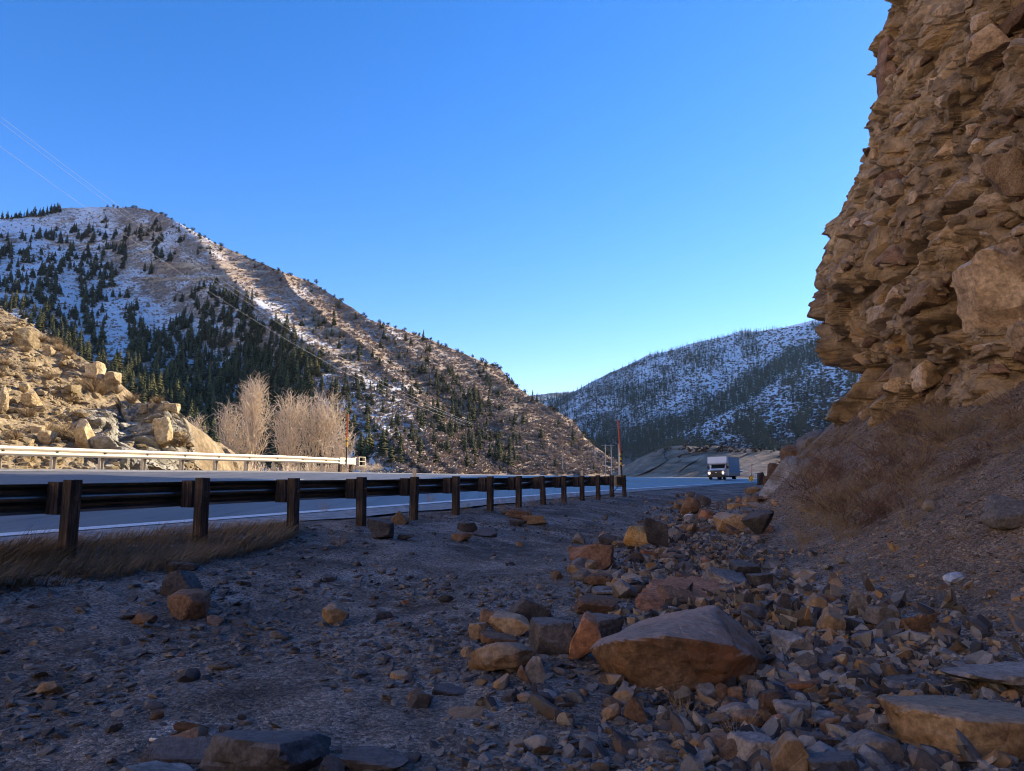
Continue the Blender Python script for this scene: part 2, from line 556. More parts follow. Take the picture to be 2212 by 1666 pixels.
def hill_mat(name, soil1, soil2, rockc, snow_scale, strata_s, bumpd):
    M = Mat(name, 0.95, 0.1)
    v = M.coord()
    a = M.noise(v, 0.02, 8, 0.7, 0.5)
    col = M.ramp(a, [(0.35, soil1), (0.65, soil2)])
    f = M.noise(v, 0.25, 8, 0.8)
    col = M.mix(0.9, col, M.ramp(f, [(0.32, 0.18), (0.5, 0.5), (0.68, 0.85)]), 'OVERLAY')
    nz = M.normal_z()
    rk = M.attr('rock')
    bands = M.noise(M.coord(scale=(0.12, 0.12, 1.0)), strata_s, 4, 0.6, 0.2)
    rc = M.mix(0.8, rockc, M.ramp(bands, [(0.35, 0.25), (0.65, 0.75)]), 'OVERLAY')
    rk2 = M.math('ADD', rk, M.math('MULTIPLY', M.math('SUBTRACT', f, 0.5), 0.9))
    col = M.mix(M.ramp(rk2, [(0.42, 0), (0.55, 1)]), col, rc)
    sn = M.noise(M.coord(scale=(0.55, 0.55, 3.2)), snow_scale, 9, 0.82, 0.3)
    sb = M.noise(v, 0.018, 3, 0.5)
    s = M.math('ADD', sn, M.math('MULTIPLY', M.math('SUBTRACT', M.attr('snow'), 0.5), 0.62))
    s = M.math('ADD', s, M.math('MULTIPLY', M.math('SUBTRACT', sb, 0.5), 0.35))
    s = M.math('ADD', s, M.math('MULTIPLY', M.math('SUBTRACT', nz, 0.72), 0.32))
    s = M.math('SUBTRACT', s, M.math('MULTIPLY', rk, 0.12))
    col = M.mix(M.ramp(s, [(0.55, 0), (0.60, 1)]), col, (0.92, 0.93, 0.94))
    return M.done(col, M.bump(M.math('ADD', f, M.math('MULTIPLY', bands, 0.6)), 0.8, bumpd))
M_HILL = hill_mat('snowy_hillside', (0.26, 0.19, 0.14), (0.46, 0.345, 0.25), (0.56, 0.42, 0.28), 0.6, 0.28, 4.5)
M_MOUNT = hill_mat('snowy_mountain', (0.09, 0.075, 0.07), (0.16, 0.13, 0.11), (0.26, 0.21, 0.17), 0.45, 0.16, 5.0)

def foliage_mat(name, a, b, scale=0.8):
    M = Mat(name, 0.85, 0.15)
    v = M.coord(kind='Object', rand=True)
    n = M.noise(v, scale, 5, 0.7)
    oi = M.n('ShaderNodeObjectInfo')
    col = M.mix(M.ramp(n, [(0.3, 0), (0.7, 1)]), a, b)
    col = M.mix(1.0, col, M.ramp(oi.outputs['Random'], [(0, (.5, .55, .6)), (.5, (.95, .95, .95)), (1, (1.0, .95, .8))]), 'MULTIPLY')
    return M.done(col)
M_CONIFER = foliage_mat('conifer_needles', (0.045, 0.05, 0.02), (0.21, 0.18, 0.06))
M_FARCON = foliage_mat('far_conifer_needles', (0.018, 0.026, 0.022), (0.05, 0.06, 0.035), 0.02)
M_JUNIPER = foliage_mat('juniper_foliage', (0.03, 0.034, 0.018), (0.085, 0.08, 0.035))
M_SCRUB = foliage_mat('grey_scrub', (0.19, 0.148, 0.125), (0.52, 0.41, 0.335), 0.15)
M_BARK = plain('conifer_bark', (0.10, 0.075, 0.055), 0.9)
M_BURNT = plain('burnt_bark', (0.05, 0.042, 0.04), 0.9)
M_TWIG = plain('pale_bare_bark', (0.72, 0.60, 0.46), 0.85, vary=0.2, scale=0.8)
M_BRUSH = plain('red_brown_twigs', (0.15, 0.085, 0.062), 0.9, vary=0.5, scale=2)
M_DRYSHRUB = plain('dry_tan_twigs', (0.27, 0.19, 0.105), 0.9, vary=0.4, scale=1.5)
M_TIMBER = None
M_GRASS = plain('dry_brown_grass', (0.26, 0.165, 0.08), 0.9, vary=0.6, scale=16)
M_STRAW = plain('pale_straw', (0.27, 0.19, 0.11), 0.9, vary=0.35, scale=3)

# ------------------------------------------------------------------ ground: one sheet to the horizon
def grid_faces(nr, nc, wrap=False):
    i = np.arange(nr - 1)[:, None]; j = np.arange(nc if wrap else nc - 1)[None, :]
    j2 = (j + 1) % nc
    return np.stack(np.broadcast_arrays(i * nc + j, i * nc + j2, (i + 1) * nc + j2, (i + 1) * nc + j), -1).reshape(-1, 4)

def build_ground():
    az = np.concatenate([np.linspace(-44, 44, 760), np.linspace(46, 314, 90)])
    az = np.radians(az)
    r = np.concatenate([[0.02, 0.3, 0.6], np.geomspace(0.9, 60, 520), np.geomspace(61, 1580, 110)])
    A, Rr = np.meshgrid(az, r)
    X, Y = np.sin(A) * Rr, np.cos(A) * Rr
    Z = G(X, Y)
    s, o = so(X, Y)
    a = o - toe(s)
    tal = np.clip((a + 0.3 + 0.6 * fbm2(X, Y, 3, 77)) / 1.2, 0, 1)
    q = o - curve(s)
    far = np.clip((-26.5 - q) / 1.0, 0, 1)
    me = np_mesh('ground', np.stack([X, Y, Z], -1).reshape(-1, 3), grid_faces(len(r), len(az), True)[:, ::-1], True,
                 {'talus': tal.ravel(), 'dryfar': far.ravel()})
    tag(link('ground', me, M_GROUND), kind='structure')
build_ground()

def strip(name, q0, q1, mat, s0, s1, ds, lift, nq=2, wob=0.0):
    s = np.arange(s0, s1 + 1e-6, ds)
    t = np.linspace(0, 1, nq)
    S, T = np.meshgrid(s, t, indexing='ij')
    q0a = q0 + wob * fbm2(s * 0.8, s * 0 + 3, 3, 51) if wob else q0
    q0a = np.broadcast_to(q0a, s.shape)[:, None]
    Q = q0a + (q1 - q0a) * T
    X, Y = xy(S, Q + curve(S))
    Z = road_z(S, Q) + lift
    me = np_mesh(name, np.stack([X, Y, Z], -1).reshape(-1, 3), grid_faces(len(s), nq), True)
    return tag(link(name, me, mat), kind='structure')
strip('road', -9.75, -25.4, M_ASPHALT, -60, 230, 1.0, 0.0, 12)
strip('shoulder', -8.9, -10.15, M_SHOULDER, -40, 60, 0.25, 0.006, 4, wob=0.5)
strip('far_shoulder', -24.4, -26.2, M_SHOULDER, -60, 160, 1.0, 0.006, 3)
strip('edge_line', -10.22, -10.50, M_WHITE_LINE, -60, 200, 1.0, 0.010)
strip('far_edge_line', -24.05, -24.19, M_WHITE_LINE, -60, 200, 1.0, 0.010)
strip('centre_line', -14.90, -15.02, M_YELLOW_LINE, -60, 200, 1.0, 0.006)
strip('centre_line', -15.18, -15.30, M_YELLOW_LINE, -60, 200, 1.0, 0.006)
for k in range(16):
    strip('lane_dash', -19.45, -19.57, M_WHITE_LINE, -40 + k * 12.2, -37 + k * 12.2, 1.0, 0.006)

# ------------------------------------------------------------------ the cliff on the right
def smooth_poly(pts, n):
    pts = np.asarray(pts, float)
    d = np.concatenate([[0], np.cumsum(np.hypot(*(pts[1:, :2] - pts[:-1, :2]).T))])
    t = np.linspace(0, d[-1], n)
    out = np.stack([np.interp(t, d, pts[:, k]) for k in range(pts.shape[1])], 1)
    k = max(3, n // 40) | 1
    ker = np.hanning(k + 2)[1:-1]; ker /= ker.sum()
    for c in range(out.shape[1]):
        pad = np.concatenate([np.full(k // 2, out[0, c]), out[:, c], np.full(k // 2, out[-1, c])])
        sm = np.convolve(pad, ker, 'valid')
        out[:, c] = sm
    return out, t

CL_PROF_Z = [-2, 2.5, 4.0, 5.6, 6.3, 7.9, 10, 12.5, 14.8, 18, 22, 24.5, 32, 42, 52]
CL_PROF_D = [1.2, 0.9, 1.0, 1.75, 1.0, 0.45, 0.4, 0.95, 1.9, 2.6, 3.9, 4.6, 8.5, 17, 45]
def build_cliff():
    pts = [(13, -30, .60), (11.5, -8, .60), (10.6, 4, .60), (10.2, 10, .60), (10.6, 15, .62), (11.6, 20.5, .72), (12.9, 26, .85), (14.0, 30.5, .97),
           (14.45, 32.8, 1.0), (15.6, 35, 1.0), (19, 38, 1.0), (26, 44, 1.0), (34, 58, 1.0)]
    base, t = smooth_poly(pts, 1500)
    # spend the columns where the camera sees them
    w = np.interp(t, [0, 30, 42, t[-1] - 38, t[-1] - 30, t[-1]], [0.15, 0.35, 1.4, 1.4, 0.3, 0.12])
    cw = np.cumsum(w); cw /= cw[-1]
    nc = 640
    ti = np.interp(np.linspace(0, 1, nc), cw, t)
    B = np.stack([np.interp(ti, t, base[:, k]) for k in range(3)], 1)
    dxy = np.gradient(B[:, :2], axis=0)
    dxy /= np.linalg.norm(dxy, axis=1)[:, None]
    nrm = np.stack([-dxy[:, 1], dxy[:, 0]], 1)          # towards the road
    zr = np.concatenate([np.linspace(-1, 9, 230), np.linspace(9, 27, 300)[1:], np.linspace(27, 52, 50)[1:]])
    ZR, J = np.meshgrid(zr, np.arange(nc), indexing='ij')
    k = B[J, 2]
    lean = np.interp(ZR, CL_PROF_Z, CL_PROF_D) * k
    Z = ZR * k
    X = B[J, 0] - nrm[J, 0] * lean
    Y = B[J, 1] - nrm[J, 1] * lean
    # the ragged sides of the face
    p = np.stack([X, Y, Z], -1).reshape(-1, 3)
    pr = p @ np.array(Euler((R(10), R(-8), R(14))).to_matrix()).T
    d = 0.85 * fbm(p * 0.16, 3, 61)
    big = fbm(p * 0.35, 2, 63) > -0.1
    d += 1.0 * blocky(pr, 2.5, 71, (1.0, 1.7, 1.2), 1.0, 0.3, 0.14)
    d += (0.22 + 0.16 * big) * blocky(pr, 1.15, 81, (1.0, 1.6, 1.5), 1.2, 0.6, 0.14)
    pr2 = p @ np.array(Euler((R(-18), R(16), R(22))).to_matrix()).T
    d += 0.15 * blocky(pr2, 0.5, 91, (1.0, 1.5, 1.2), 1.3, 0.8, 0.16)
    d += 0.03 * fbm(p * 3.5, 4, 95)
    d += 0.055 * blocky(pr2, 0.22, 97, (1.0, 1.4, 1.2), 1.1, 0.6)
    led = np.interp((pr[:, 2] + 0.8 * fbm(p * 0.3, 2, 99)) % 3.1, [0, 0.25, 2.6, 3.1], [-0.25, 0.22, 0.05, -0.25])
    d += led * 0.3
    d *= np.interp(p[:, 2], [0, 1.5], [0.35, 1])
    n2 = nrm[J].reshape(-1, 2)
    up = 0.35 * d * np.interp(ZR.ravel(), [0, 8, 25], [0.2, 0.4, 0.6])
    ph = (pr[:, 2] + 1.3 * fbm(p * 0.22, 3, 171)) / 3.7
    nf = ph - np.floor(ph)
    notch = np.exp(-((nf - .5) / .048) ** 2) * np.clip(fbm(p * 0.28, 3, 175) * 3.5 + .1, 0, 1)
    d = d + 0.22 - 1.25 * notch
    p[:, 0] += n2[:, 0] * d * 0.95; p[:, 1] += n2[:, 1] * d * 0.95
    me = np_mesh('cliff', p, grid_faces(len(zr), nc)[:, ::-1], False)
    tag(link('cliff', me, M_CLIFF), kind='structure')
build_cliff()

# hidden hill carried on behind the cliff, its crest shaped to shade the road
def build_massif():
    crest = [(36, 14, 29), (46, 20, 31), (56, 20.5, 28.4), (66, 18.5, 27.6), (80, 15.0, 27.2), (96, 11.5, 27), (115, 10, 26), (140, 16, 26), (170, 30, 30), (230, 62, 40)]
    foot = [(36, 4), (46, 3), (56, 1.5), (66, 1.5), (80, 2.0), (96, 3.5), (115, 5.5), (140, 12), (170, 21), (230, 46)]
    n = 260
    C, t = smooth_poly(crest, n)
    s = C[:, 0]
    fo = np.interp(s, [f[0] for f in foot], [f[1] for f in foot])
    rows = []
    for v in np.linspace(0, 1, 110):
        o = fo + (C[:, 1] - fo) * v ** 1.0
        z = -1 + (C[:, 2] + 1) * v ** 0.85
        rows.append(np.stack([s, o, z], 1))
    for v in np.linspace(0, 1, 40)[1:]:
        rows.append(np.stack([s, C[:, 1] + 90 * v, C[:, 2] + 12 * v ** 0.7], 1))
    A = np.array(rows)
    X, Y = xy(A[..., 0], A[..., 1])
    p = np.stack([X, Y, A[..., 2]], -1).reshape(-1, 3)
    d = 1.6 * fbm(p * 0.12, 4, 201) + 0.9 * blocky(p, 3.5, 211, (1.4, 1.4, .8))
    amp = np.interp(np.arange(len(rows)), [0, 20, 80, 110], [0.3, 1, 1, 0.5])
    d = d * np.repeat(amp, n)
    p[:, 0] -= DY * d; p[:, 1] += DX * d; p[:, 2] += d * 0.3
    me = np_mesh('hillside', p, grid_faces(len(rows), n), False)
    tag(link('hillside', me, M_CLIFF), kind='structure')
build_massif()

# added canyon slope, out of view left and behind, bouncing warm light in
def build_bounce_slope():
    foot = [(14, -38), (-10, -34), (-50, -33), (-90, -30), (-125, -5), (-135, 30), (-120, 70)]
    F_, t = smooth_poly(foot, 240)
    d = np.gradient(F_, axis=0); d /= np.linalg.norm(d, axis=1)[:, None]
    nrm = np.stack([-d[:, 1], d[:, 0]], 1)
    rows = []
    for v in np.linspace(0, 1, 110):
        h = -3 + 98 * v
        off = 62 * v ** 1.1
        rows.append(np.stack([F_[:, 0] + nrm[:, 0] * off, F_[:, 1] + nrm[:, 1] * off, np.full(len(F_), h)], 1))
    A = np.array(rows)
    fade = np.interp(t, [0, 25], [0.25, 1])
    A[..., 2] = -3 + (A[..., 2] + 3) * fade[None, :]
    X, Y = xy(A[..., 0], A[..., 1])
    p = np.stack([X, Y, A[..., 2]], -1).reshape(-1, 3)
    dd = 3.0 * fbm(p * 0.05, 5, 901) + 1.5 * blocky(p, 7.0, 911)
    p[:, 0] += dd * 0.7; p[:, 2] += dd * 0.4
    me = np_mesh('bounce_slope', p, grid_faces(len(rows), len(F_)), False, {'outcrop': np.zeros(len(p))})
    tag(link('bounce_slope', me, M_BOUNCE_SLOPE), kind='structure')
build_bounce_slope()

# ------------------------------------------------------------------ the bright bank beyond the road on the left
BK_X = [-700, -300, -60, 0, 60, 130, 190, 250, 265, 300, 340, 375, 400, 412, 425]
BK_Y = [420, 560, 640, 668, 700, 745, 783, 820, 850, 872, 868, 885, 905, 940, 1010]
def build_bank():
    nx, nt = 560, 300
    xs = np.linspace(-700, 425, nx)
    yc = np.interp(xs, BK_X, BK_Y)
    yc = yc + 5 * fbm2(xs / 30, xs * 0, 3, 301)
    Yc = np.interp(xs, [-700, 0, 250, 425], [42, 50, 46, 41])
    Yf = np.interp(xs, [-700, 0, 250, 425], [21, 27.5, 33, 39])
    t = np.concatenate([np.linspace(0, 1, nt), np.linspace(1, 2, 40)[1:]])
    T, X = np.meshgrid(t, xs, indexing='ij')
    T1 = np.minimum(T, 1)
    YY = Yf + (Yc - Yf) * T1 ** 1.15
    py = 1035 + (yc - 1035) * T1
    p = P(X, py, YY)
    back = np.maximum(T - 1, 0)
    p[..., 1] += back * 25
    p[..., 2] -= back * np.maximum(p[..., 2] + 3, 0) * 0.9
    out = np.exp(-((X - 300) / 128.0) ** 4) * np.clip((py - 868) / 14, 0, 1) * (T <= 1)
    pf = p.reshape(-1, 3)
    pr = pf @ np.array(Euler((R(6), R(12), R(-15))).to_matrix()).T
    of = out.ravel()
    d = 0.9 * fbm(pf * 0.16, 4, 311) + 0.45 * fbm(pf * 0.7, 5, 315, 0.6)
    # rills running down the slope
    d += 0.35 * (1 - of) * fbm(np.stack([pf[:, 0] * 0.9 + pf[:, 2] * 0.25, pf[:, 2] * 0.12, pf[:, 1] * 0.2], 1), 4, 319)
    blk = 1.1 * blocky(pr, 3.2, 321, (1.5, 1.3, .8), 0.9, .4) + 0.5 * blocky(pr, 1.2, 331, (1.6, 1.3, .6), 0.9, .5) + .2 * blocky(pr, .5, 341, (1.5, 1.2, .6), .9, .3)
    rk = np.clip(fbm(pf * 0.22, 3, 351) * 2.4 + 0.12, 0, 1)
    d += blk * np.maximum(of, 0.7 * rk) + of * 1.0
    d *= np.clip(np.minimum(1, (1.05 - np.abs(T - 0)).ravel() * 0 + 1), 0, 1)
    nd = np.array([0.25, -0.8, 0.5])
    amp = np.interp(T.ravel(), [0, 0.9, 1, 1.2, 2], [1, 1, .45, .8, .3])
    pf += nd * (d * amp)[:, None]
    me = np_mesh('roadside_bank', pf, grid_faces(len(t), nx), False, {'outcrop': np.clip(of + 0.35 * np.clip(rk - .5, 0, 1), 0, 1)})
    tag(link('roadside_bank', me, M_BANK), kind='structure')
    return pf.reshape(len(t), nx, 3), xs, t
BANK, BANK_X, BANK_T = build_bank()

# ------------------------------------------------------------------ the left hill
HL_X = [-600, -200, 0, 60, 120, 200, 300, 350, 400, 470, 560, 680, 740, 800, 900, 1000, 1080, 1112, 1150, 1240, 1262, 1300, 1340, 1380, 1420]
HL_Y = [520, 480, 470, 467, 452, 447, 449, 462, 489, 527, 567, 614, 652, 692, 722, 763, 796, 832, 860, 910, 945, 975, 1003, 1027, 1045]
def hl_rib(y):
    return np.interp(y, [445, 560, 650, 760, 900, 1000, 1060], [330, 425, 540, 665, 775, 840, 870])
def D_hill(x, y):
    x = np.asarray(x, float); y = np.asarray(y, float)
    T = (1040 - y) / 595.0
    x = x + 55 * fbm2(x / 170.0, y / 130.0, 3, 402)
    xr = hl_rib(y)
    w0 = x - xr
    rgt = 0.5 * (w0 + np.sqrt(w0 * w0 + 55.0 ** 2))
    lft = 0.5 * (-w0 + np.sqrt(w0 * w0 + 55.0 ** 2))
    D = 250 + 500 * T + 0.33 * rgt
    D += 0.50 * (lft - 0.9 * 0.5 * ((lft - 240) + np.sqrt((lft - 240) ** 2 + 60.0 ** 2)) * 1.75)
    # ribs and gullies running down to the right
    w = x - (y - 450) * 1.15
    gul = fbm2(w / 80.0, y / 600.0, 2, 401)
    gul = 1 - 2.2 * np.abs(gul)
    D -= 17 * gul * np.clip(rgt / 60, 0, 1)
    w2 = x + (y - 450) * 0.15
    D += 22 * fbm2(w2 / 120.0, y / 300.0, 3, 405) * np.clip(lft / 60, 0, 1)
    return np.maximum(D, 240 + 430 * T)
def snow_hill(x, y):
    xr = hl_rib(y)
    v = np.interp(x - xr, [-700, -200, -60, 20, 160, 320, 500, 900], [0.64, 0.76, 0.80, 0.62, 0.56, 0.48, 0.38, 0.18])
    v = v - 0.10 * np.clip((w_ := x - xr) / 40, 0, 1)
    v = v - 0.22 * np.clip((y - 860) / 120, 0, 1) * (x > xr)
    v = v + 0.16 * np.exp(-((x - 830) / 90.0) ** 2 - ((y - 960) / 60.0) ** 2)
    return np.clip(v, 0, 1)
def build_hill():
    xs = np.linspace(-600, 1420, 900)
    yc = np.interp(xs, HL_X, HL_Y) + 2.0 * fbm2(xs / 14, xs * 0, 3, 411)
    nt = 420
    t = np.linspace(0, 1, nt)
    T, X = np.meshgrid(t, xs, indexing='ij')
    Yp = 1062 + (np.minimum(yc, 1058) - 1062) * T
    D = D_hill(X, Yp)
    p = P(X, Yp, D)
    # ledges: beds of rock that step the slope
    pf = p.reshape(-1, 3)
    z = pf[:, 2]
    per = 13.0
    ph = (z + 5 * fbm(pf * 0.012, 3, 421)) / per
    fr = ph - np.floor(ph)
    bed = _h(np.floor(ph).astype(np.int64), np.zeros(len(ph), np.int64), np.zeros(len(ph), np.int64), 5)
    here = np.clip(fbm(pf * np.array([0.02, 0.02, 0.03]), 3, 431) * 2.5 + 0.35, 0, 1)
    # the two rock bands the photograph shows
    xx, yy = X.ravel(), Yp.ravel()
    b1 = np.exp(-((xx - 370) / 75.0) ** 4) * np.exp(-((yy - (572 + 0.03 * (xx - 370))) / 7.0) ** 2)
    b2 = np.exp(-((xx - 380) / 90.0) ** 4) * np.exp(-((yy - 601) / 4.0) ** 2)
    b3 = np.exp(-((xx - 670) / 40.0) ** 4) * np.exp(-((yy - (605 + 0.30 * (xx - 640))) / 5.0) ** 2)
    b4 = np.exp(-((xx - 1240) / 38.0) ** 4) * np.exp(-((yy - 955) / 17.0) ** 2)
    b5 = np.exp(-((xx - 1120) / 42.0) ** 4) * np.exp(-((yy - 925) / 13.0) ** 2) + np.exp(-((xx - 1085) / 30.0) ** 4) * np.exp(-((yy - 835) / 12.0) ** 2)
    band = np.clip(b1 + b2 + b3 + b4 + b5, 0, 1)
    ledge = (fr - 0.5) * 9.0 * here * (0.3 + bed)
    d = ledge + 2.4 * fbm(pf * 0.05, 4, 441) + 1.1 * blocky(pf, 7.0, 451, (1.5, 1.5, .8))
    d += band * (4.0 + 3.0 * blocky(pf, 6.0, 461, (.8, .8, 2.0), .6, .6))
    amp = np.interp(T.ravel(), [0, .93, 1], [1, 1, .25])
    dirs = pf / np.linalg.norm(pf, axis=1)[:, None]
    pf -= np.stack([dirs[:, 0], dirs[:, 1], dirs[:, 2] * 0], 1) * (d * amp)[:, None]
    rock = np.clip(0.55 * here * np.clip((0.32 - np.abs(fr - 0.86)) * 4, 0, 1) + band, 0, 1)
    # the back slope
    last = pf.reshape(nt, len(xs), 3)[-1]
    backs = []
    for v in np.linspace(0, 1, 12)[1:]:
        q = last.copy(); q[:, 1] += 500 * v; q[:, 0] -= 150 * v; q[:, 2] -= (last[:, 2] + 8) * v ** 1.3
        backs.append(q)
    allp = np.concatenate([pf] + backs)
    ext = len(backs) * len(xs)
    me = np_mesh('left_hill', allp, grid_faces(nt + len(backs), len(xs)), False,
                 {'rock': np.concatenate([rock, np.zeros(ext)]), 'snow': np.concatenate([snow_hill(xx, yy), np.full(ext, .5)])})
    tag(link('left_hill', me, M_HILL), kind='structure')
    return pf.reshape(nt, len(xs), 3), xs, t
HILL, HILL_X, HILL_T = build_hill()
def hill_point(x, y):
    j = int(np.clip(np.searchsorted(HILL_X, x), 0, len(HILL_X) - 1))
    yc = min(np.interp(x, HL_X, HL_Y), 1058)
    i = int(np.clip(round((1062 - y) / (1062 - yc + 1e-6) * (len(HILL_T) - 1)), 0, len(HILL_T) - 1))
    return HILL[i, j]

# ------------------------------------------------------------------ the shaded mountain on the right
MT_X = [1080, 1150, 1200, 1240, 1300, 1400, 1500, 1600, 1640, 1760, 1850, 2000, 2250]
MT_Y = [900, 872, 858, 846, 814, 769, 746, 717, 716, 698, 668, 640, 600]
def D_mount(x, y):
    x = np.asarray(x, float); y = np.asarray(y, float)
    D = 430 + 980 * (1040 - y) / 340.0 + 1.4 * (1760 - x)
    w = x + (y - 850) * 0.9
    D += 70 * fbm2(w / 110.0, y / 500.0, 3, 501)
    # a nearer spur whose wooded edge runs from upper right to lower left
    e = y - np.interp(x, [1380, 1500, 1640, 1700, 1790, 1900], [965, 925, 850, 800, 770, 740])
    D -= 90 * np.clip(e / 30.0, 0, 1) * np.clip((x - 1380) / 60, 0, 1)
    return np.maximum(D, 300)
def build_mount():
    xs = np.linspace(1080, 2250, 560)
    yc = np.interp(xs, MT_X, MT_Y) + 1.6 * fbm2(xs / 14, xs * 0, 3, 511)
    nt = 300
    t = np.linspace(0, 1, nt)
    T, X = np.meshgrid(t, xs, indexing='ij')
    Yp = 1045 + (yc - 1045) * T
    p = P(X, Yp, D_mount(X, Yp))
    pf = p.reshape(-1, 3)
    d = 6 * fbm(pf * 0.02, 4, 521)
    amp = np.interp(T.ravel(), [0, .93, 1], [1, 1, .25])
    pf[:, 1] -= d * amp
    xx, yy = X.ravel(), Yp.ravel()
    sn = np.interp(xx, [1100, 1300, 1450, 1600, 1800], [0.50, 0.57, 0.62, 0.66, 0.70]) - 0.25 * np.clip((yy - 930) / 40, 0, 1)
    last = pf.reshape(nt, len(xs), 3)[-1]
    backs = []
    for v in np.linspace(0, 1, 12)[1:]:
        q = last.copy(); q[:, 1] += 900 * v; q[:, 0] += 300 * v; q[:, 2] -= (last[:, 2] + 8) * v ** 1.5
        backs.append(q)
    ext = len(backs) * len(xs)
    me = np_mesh('right_mountain', np.concatenate([pf] + backs), grid_faces(nt + len(backs), len(xs)), True,
                 {'rock': np.zeros(len(pf) + ext), 'snow': np.concatenate([sn, np.full(ext, .6)])})
    tag(link('right_mountain', me, M_MOUNT), kind='structure')
build_mount()
def mount_point(x, y):
    return P(x, y, float(D_mount(x, y)))

def ridge(name, xs_, ys_, D0, D1, ybase, mat, snow, seed, n=260, nt=70, amp=4.0, rock=0.0, backd=400, turn=0.0):
    xs = np.linspace(xs_[0], xs_[-1], n)
    yc = np.interp(xs, xs_, ys_) + 1.2 * fbm2(xs / 12, xs * 0, 3, seed)
    T, X = np.meshgrid(np.linspace(0, 1, nt), xs, indexing='ij')
    Yp = ybase + (np.minimum(yc, ybase - 1) - ybase) * T
    Dd = D0 + (D1 - D0) * T - turn * (X - xs_[0])
    pf = P(X, Yp, Dd).reshape(-1, 3)
    pf[:, 1] -= amp * fbm(pf * (0.6 / amp), 4, seed + 3) * np.interp(T.ravel(), [0, .9, 1], [1, 1, .2])
    if amp < 10:
        pf[:, 1] -= amp * 0.55 * blocky(pf, 9.0, seed + 7, (1.6, 1.6, .6), 1.0, .5) * np.interp(T.ravel(), [0, .9, 1], [1, 1, .3])
    last = pf.reshape(nt, n, 3)[-1]
    backs = []
    for v in np.linspace(0, 1, 8)[1:]:
        q = last.copy(); q[:, 1] += backd * v; q[:, 2] -= (last[:, 2] + 6) * v ** 1.5
        backs.append(q)
    ext = len(backs) * n
    me = np_mesh(name, np.concatenate([pf] + backs), grid_faces(nt + len(backs), n), False,
                 {'rock': np.full(len(pf) + ext, rock), 'snow': np.full(len(pf) + ext, snow)})
    tag(link(name, me, mat), kind='structure')
# the farthest ridge, the sunlit snowy top behind the mountain
ridge('far_ridge', [1080, 1130, 1160, 1200, 1240, 1300], [862, 856, 853, 849, 846, 850], 2300, 3000, 1010, M_MOUNT, .5, 541, amp=30, backd=900)
ridge('far_summit', [1340, 1400, 1440, 1500, 1560, 1600, 1640, 1700, 1762, 1900], [800, 766, 760, 741, 728, 715, 716, 706, 690, 660], 1900, 2300, 900, M_MOUNT, .72, 551, amp=20, backd=900)
# the tan road cut behind the truck
def bluff_mat(name, c1, c2, s):
    M = Mat(name, 0.95, 0.1)
    v = M.coord()
    st = M.noise(M.coord(scale=(0.06, 0.06, 1), rot=(0, R(12), 0)), s, 6, 0.7, 0.1)
    a = M.noise(v, 0.12, 8, 0.75)
    col = M.mix(0.9, M.ramp(a, [(0.3, c1), (0.7, c2)]), M.ramp(st, [(0.35, 0.25), (0.65, 0.78)]), 'OVERLAY')
    sn = M.noise(v, 0.5, 6, 0.7, .3)
    col = M.mix(M.ramp(sn, [(0.74, 0), (0.77, 1)]), col, (0.8, 0.82, 0.84))
    return M.done(col, M.bump(M.math('ADD', st, a), 0.8, 1.0))
M_BLUFF = bluff_mat('road_cut_sandstone', (0.16, 0.115, 0.08), (0.38, 0.28, 0.195), 0.45)
M_DARKHILL = bluff_mat('dark_earth', (0.075, 0.05, 0.035), (0.15, 0.10, 0.07), 0.5)
ridge('road_cut', [1345, 1372, 1400, 1425, 1450, 1480, 1510, 1540, 1600, 1660, 1720], [1026, 1002, 982, 970, 964, 962, 966, 963, 968, 972, 980], 215, 262, 1040, M_BLUFF, .2, 561, 340, 120, amp=9, backd=120, turn=0.30)
ridge('dirt_hill', [1560, 1590, 1612, 1635, 1660, 1700, 1760, 1800], [1044, 1028, 1008, 993, 990, 975, 950, 940], 150, 185, 1052, M_DARKHILL, .1, 571, 200, 80, amp=3.5, backd=60)

# ------------------------------------------------------------------ metals, paints
def timber():
    M = Mat('weathered_creosote_timber', 0.85, 0.25)
    v = M.coord(scale=(9, 9, 0.7), rand=True)
    g1 = M.noise(v, 3.2, 7, 0.7, 0.4)
    g2 = M.noise(M.coord(rand=True), 2.2, 4, 0.6)
    col = M.ramp(g1, [(0.3, (0.016, 0.011, 0.009)), (0.5, (0.05, 0.035, 0.028)), (0.68, (0.14, 0.105, 0.085))])
    col = M.mix(0.7, col, M.ramp(g2, [(0.3, 0.2), (0.7, 0.8)]), 'OVERLAY')
    return M.done(col, M.bump(g1, 0.7, 0.008))
M_TIMBER = timber()
M_RAILDARK = plain('weathered_dark_steel', (0.15, 0.135, 0.125), 0.34, 0.85, 0.5, 0.45, 3.0, 0.1)
M_GALV = plain('galvanised_steel', (0.66, 0.60, 0.50), 0.55, 0.25, 0.5, 0.22, 2.0)
M_GALVPOST = plain('galvanised_post', (0.50, 0.45, 0.38), 0.6, 0.3, 0.4, 0.2, 4.0)
M_REFL = plain('silver_reflector', (0.8, 0.8, 0.78), 0.3, 0.3)
M_ORANGE = plain('faded_orange_pole', (0.62, 0.10, 0.035), 0.5)
M_YELLOW = plain('yellow_band', (0.78, 0.47, 0.03), 0.5)
M_BLACK = plain('black_paint', (0.02, 0.02, 0.02), 0.5)
M_TRUCKW = plain('white_truck_paint', (0.80, 0.80, 0.80), 0.32, 0, 0.5, 0.03)
M_TRUCKG = plain('grimy_lower_panel', (0.42, 0.42, 0.43), 0.6, 0, 0.4, 0.25, 1.5)
M_BLKPL = plain('black_plastic', (0.025, 0.025, 0.027), 0.45)
M_TYRE = plain('tyre_rubber', (0.022, 0.022, 0.022), 0.85)
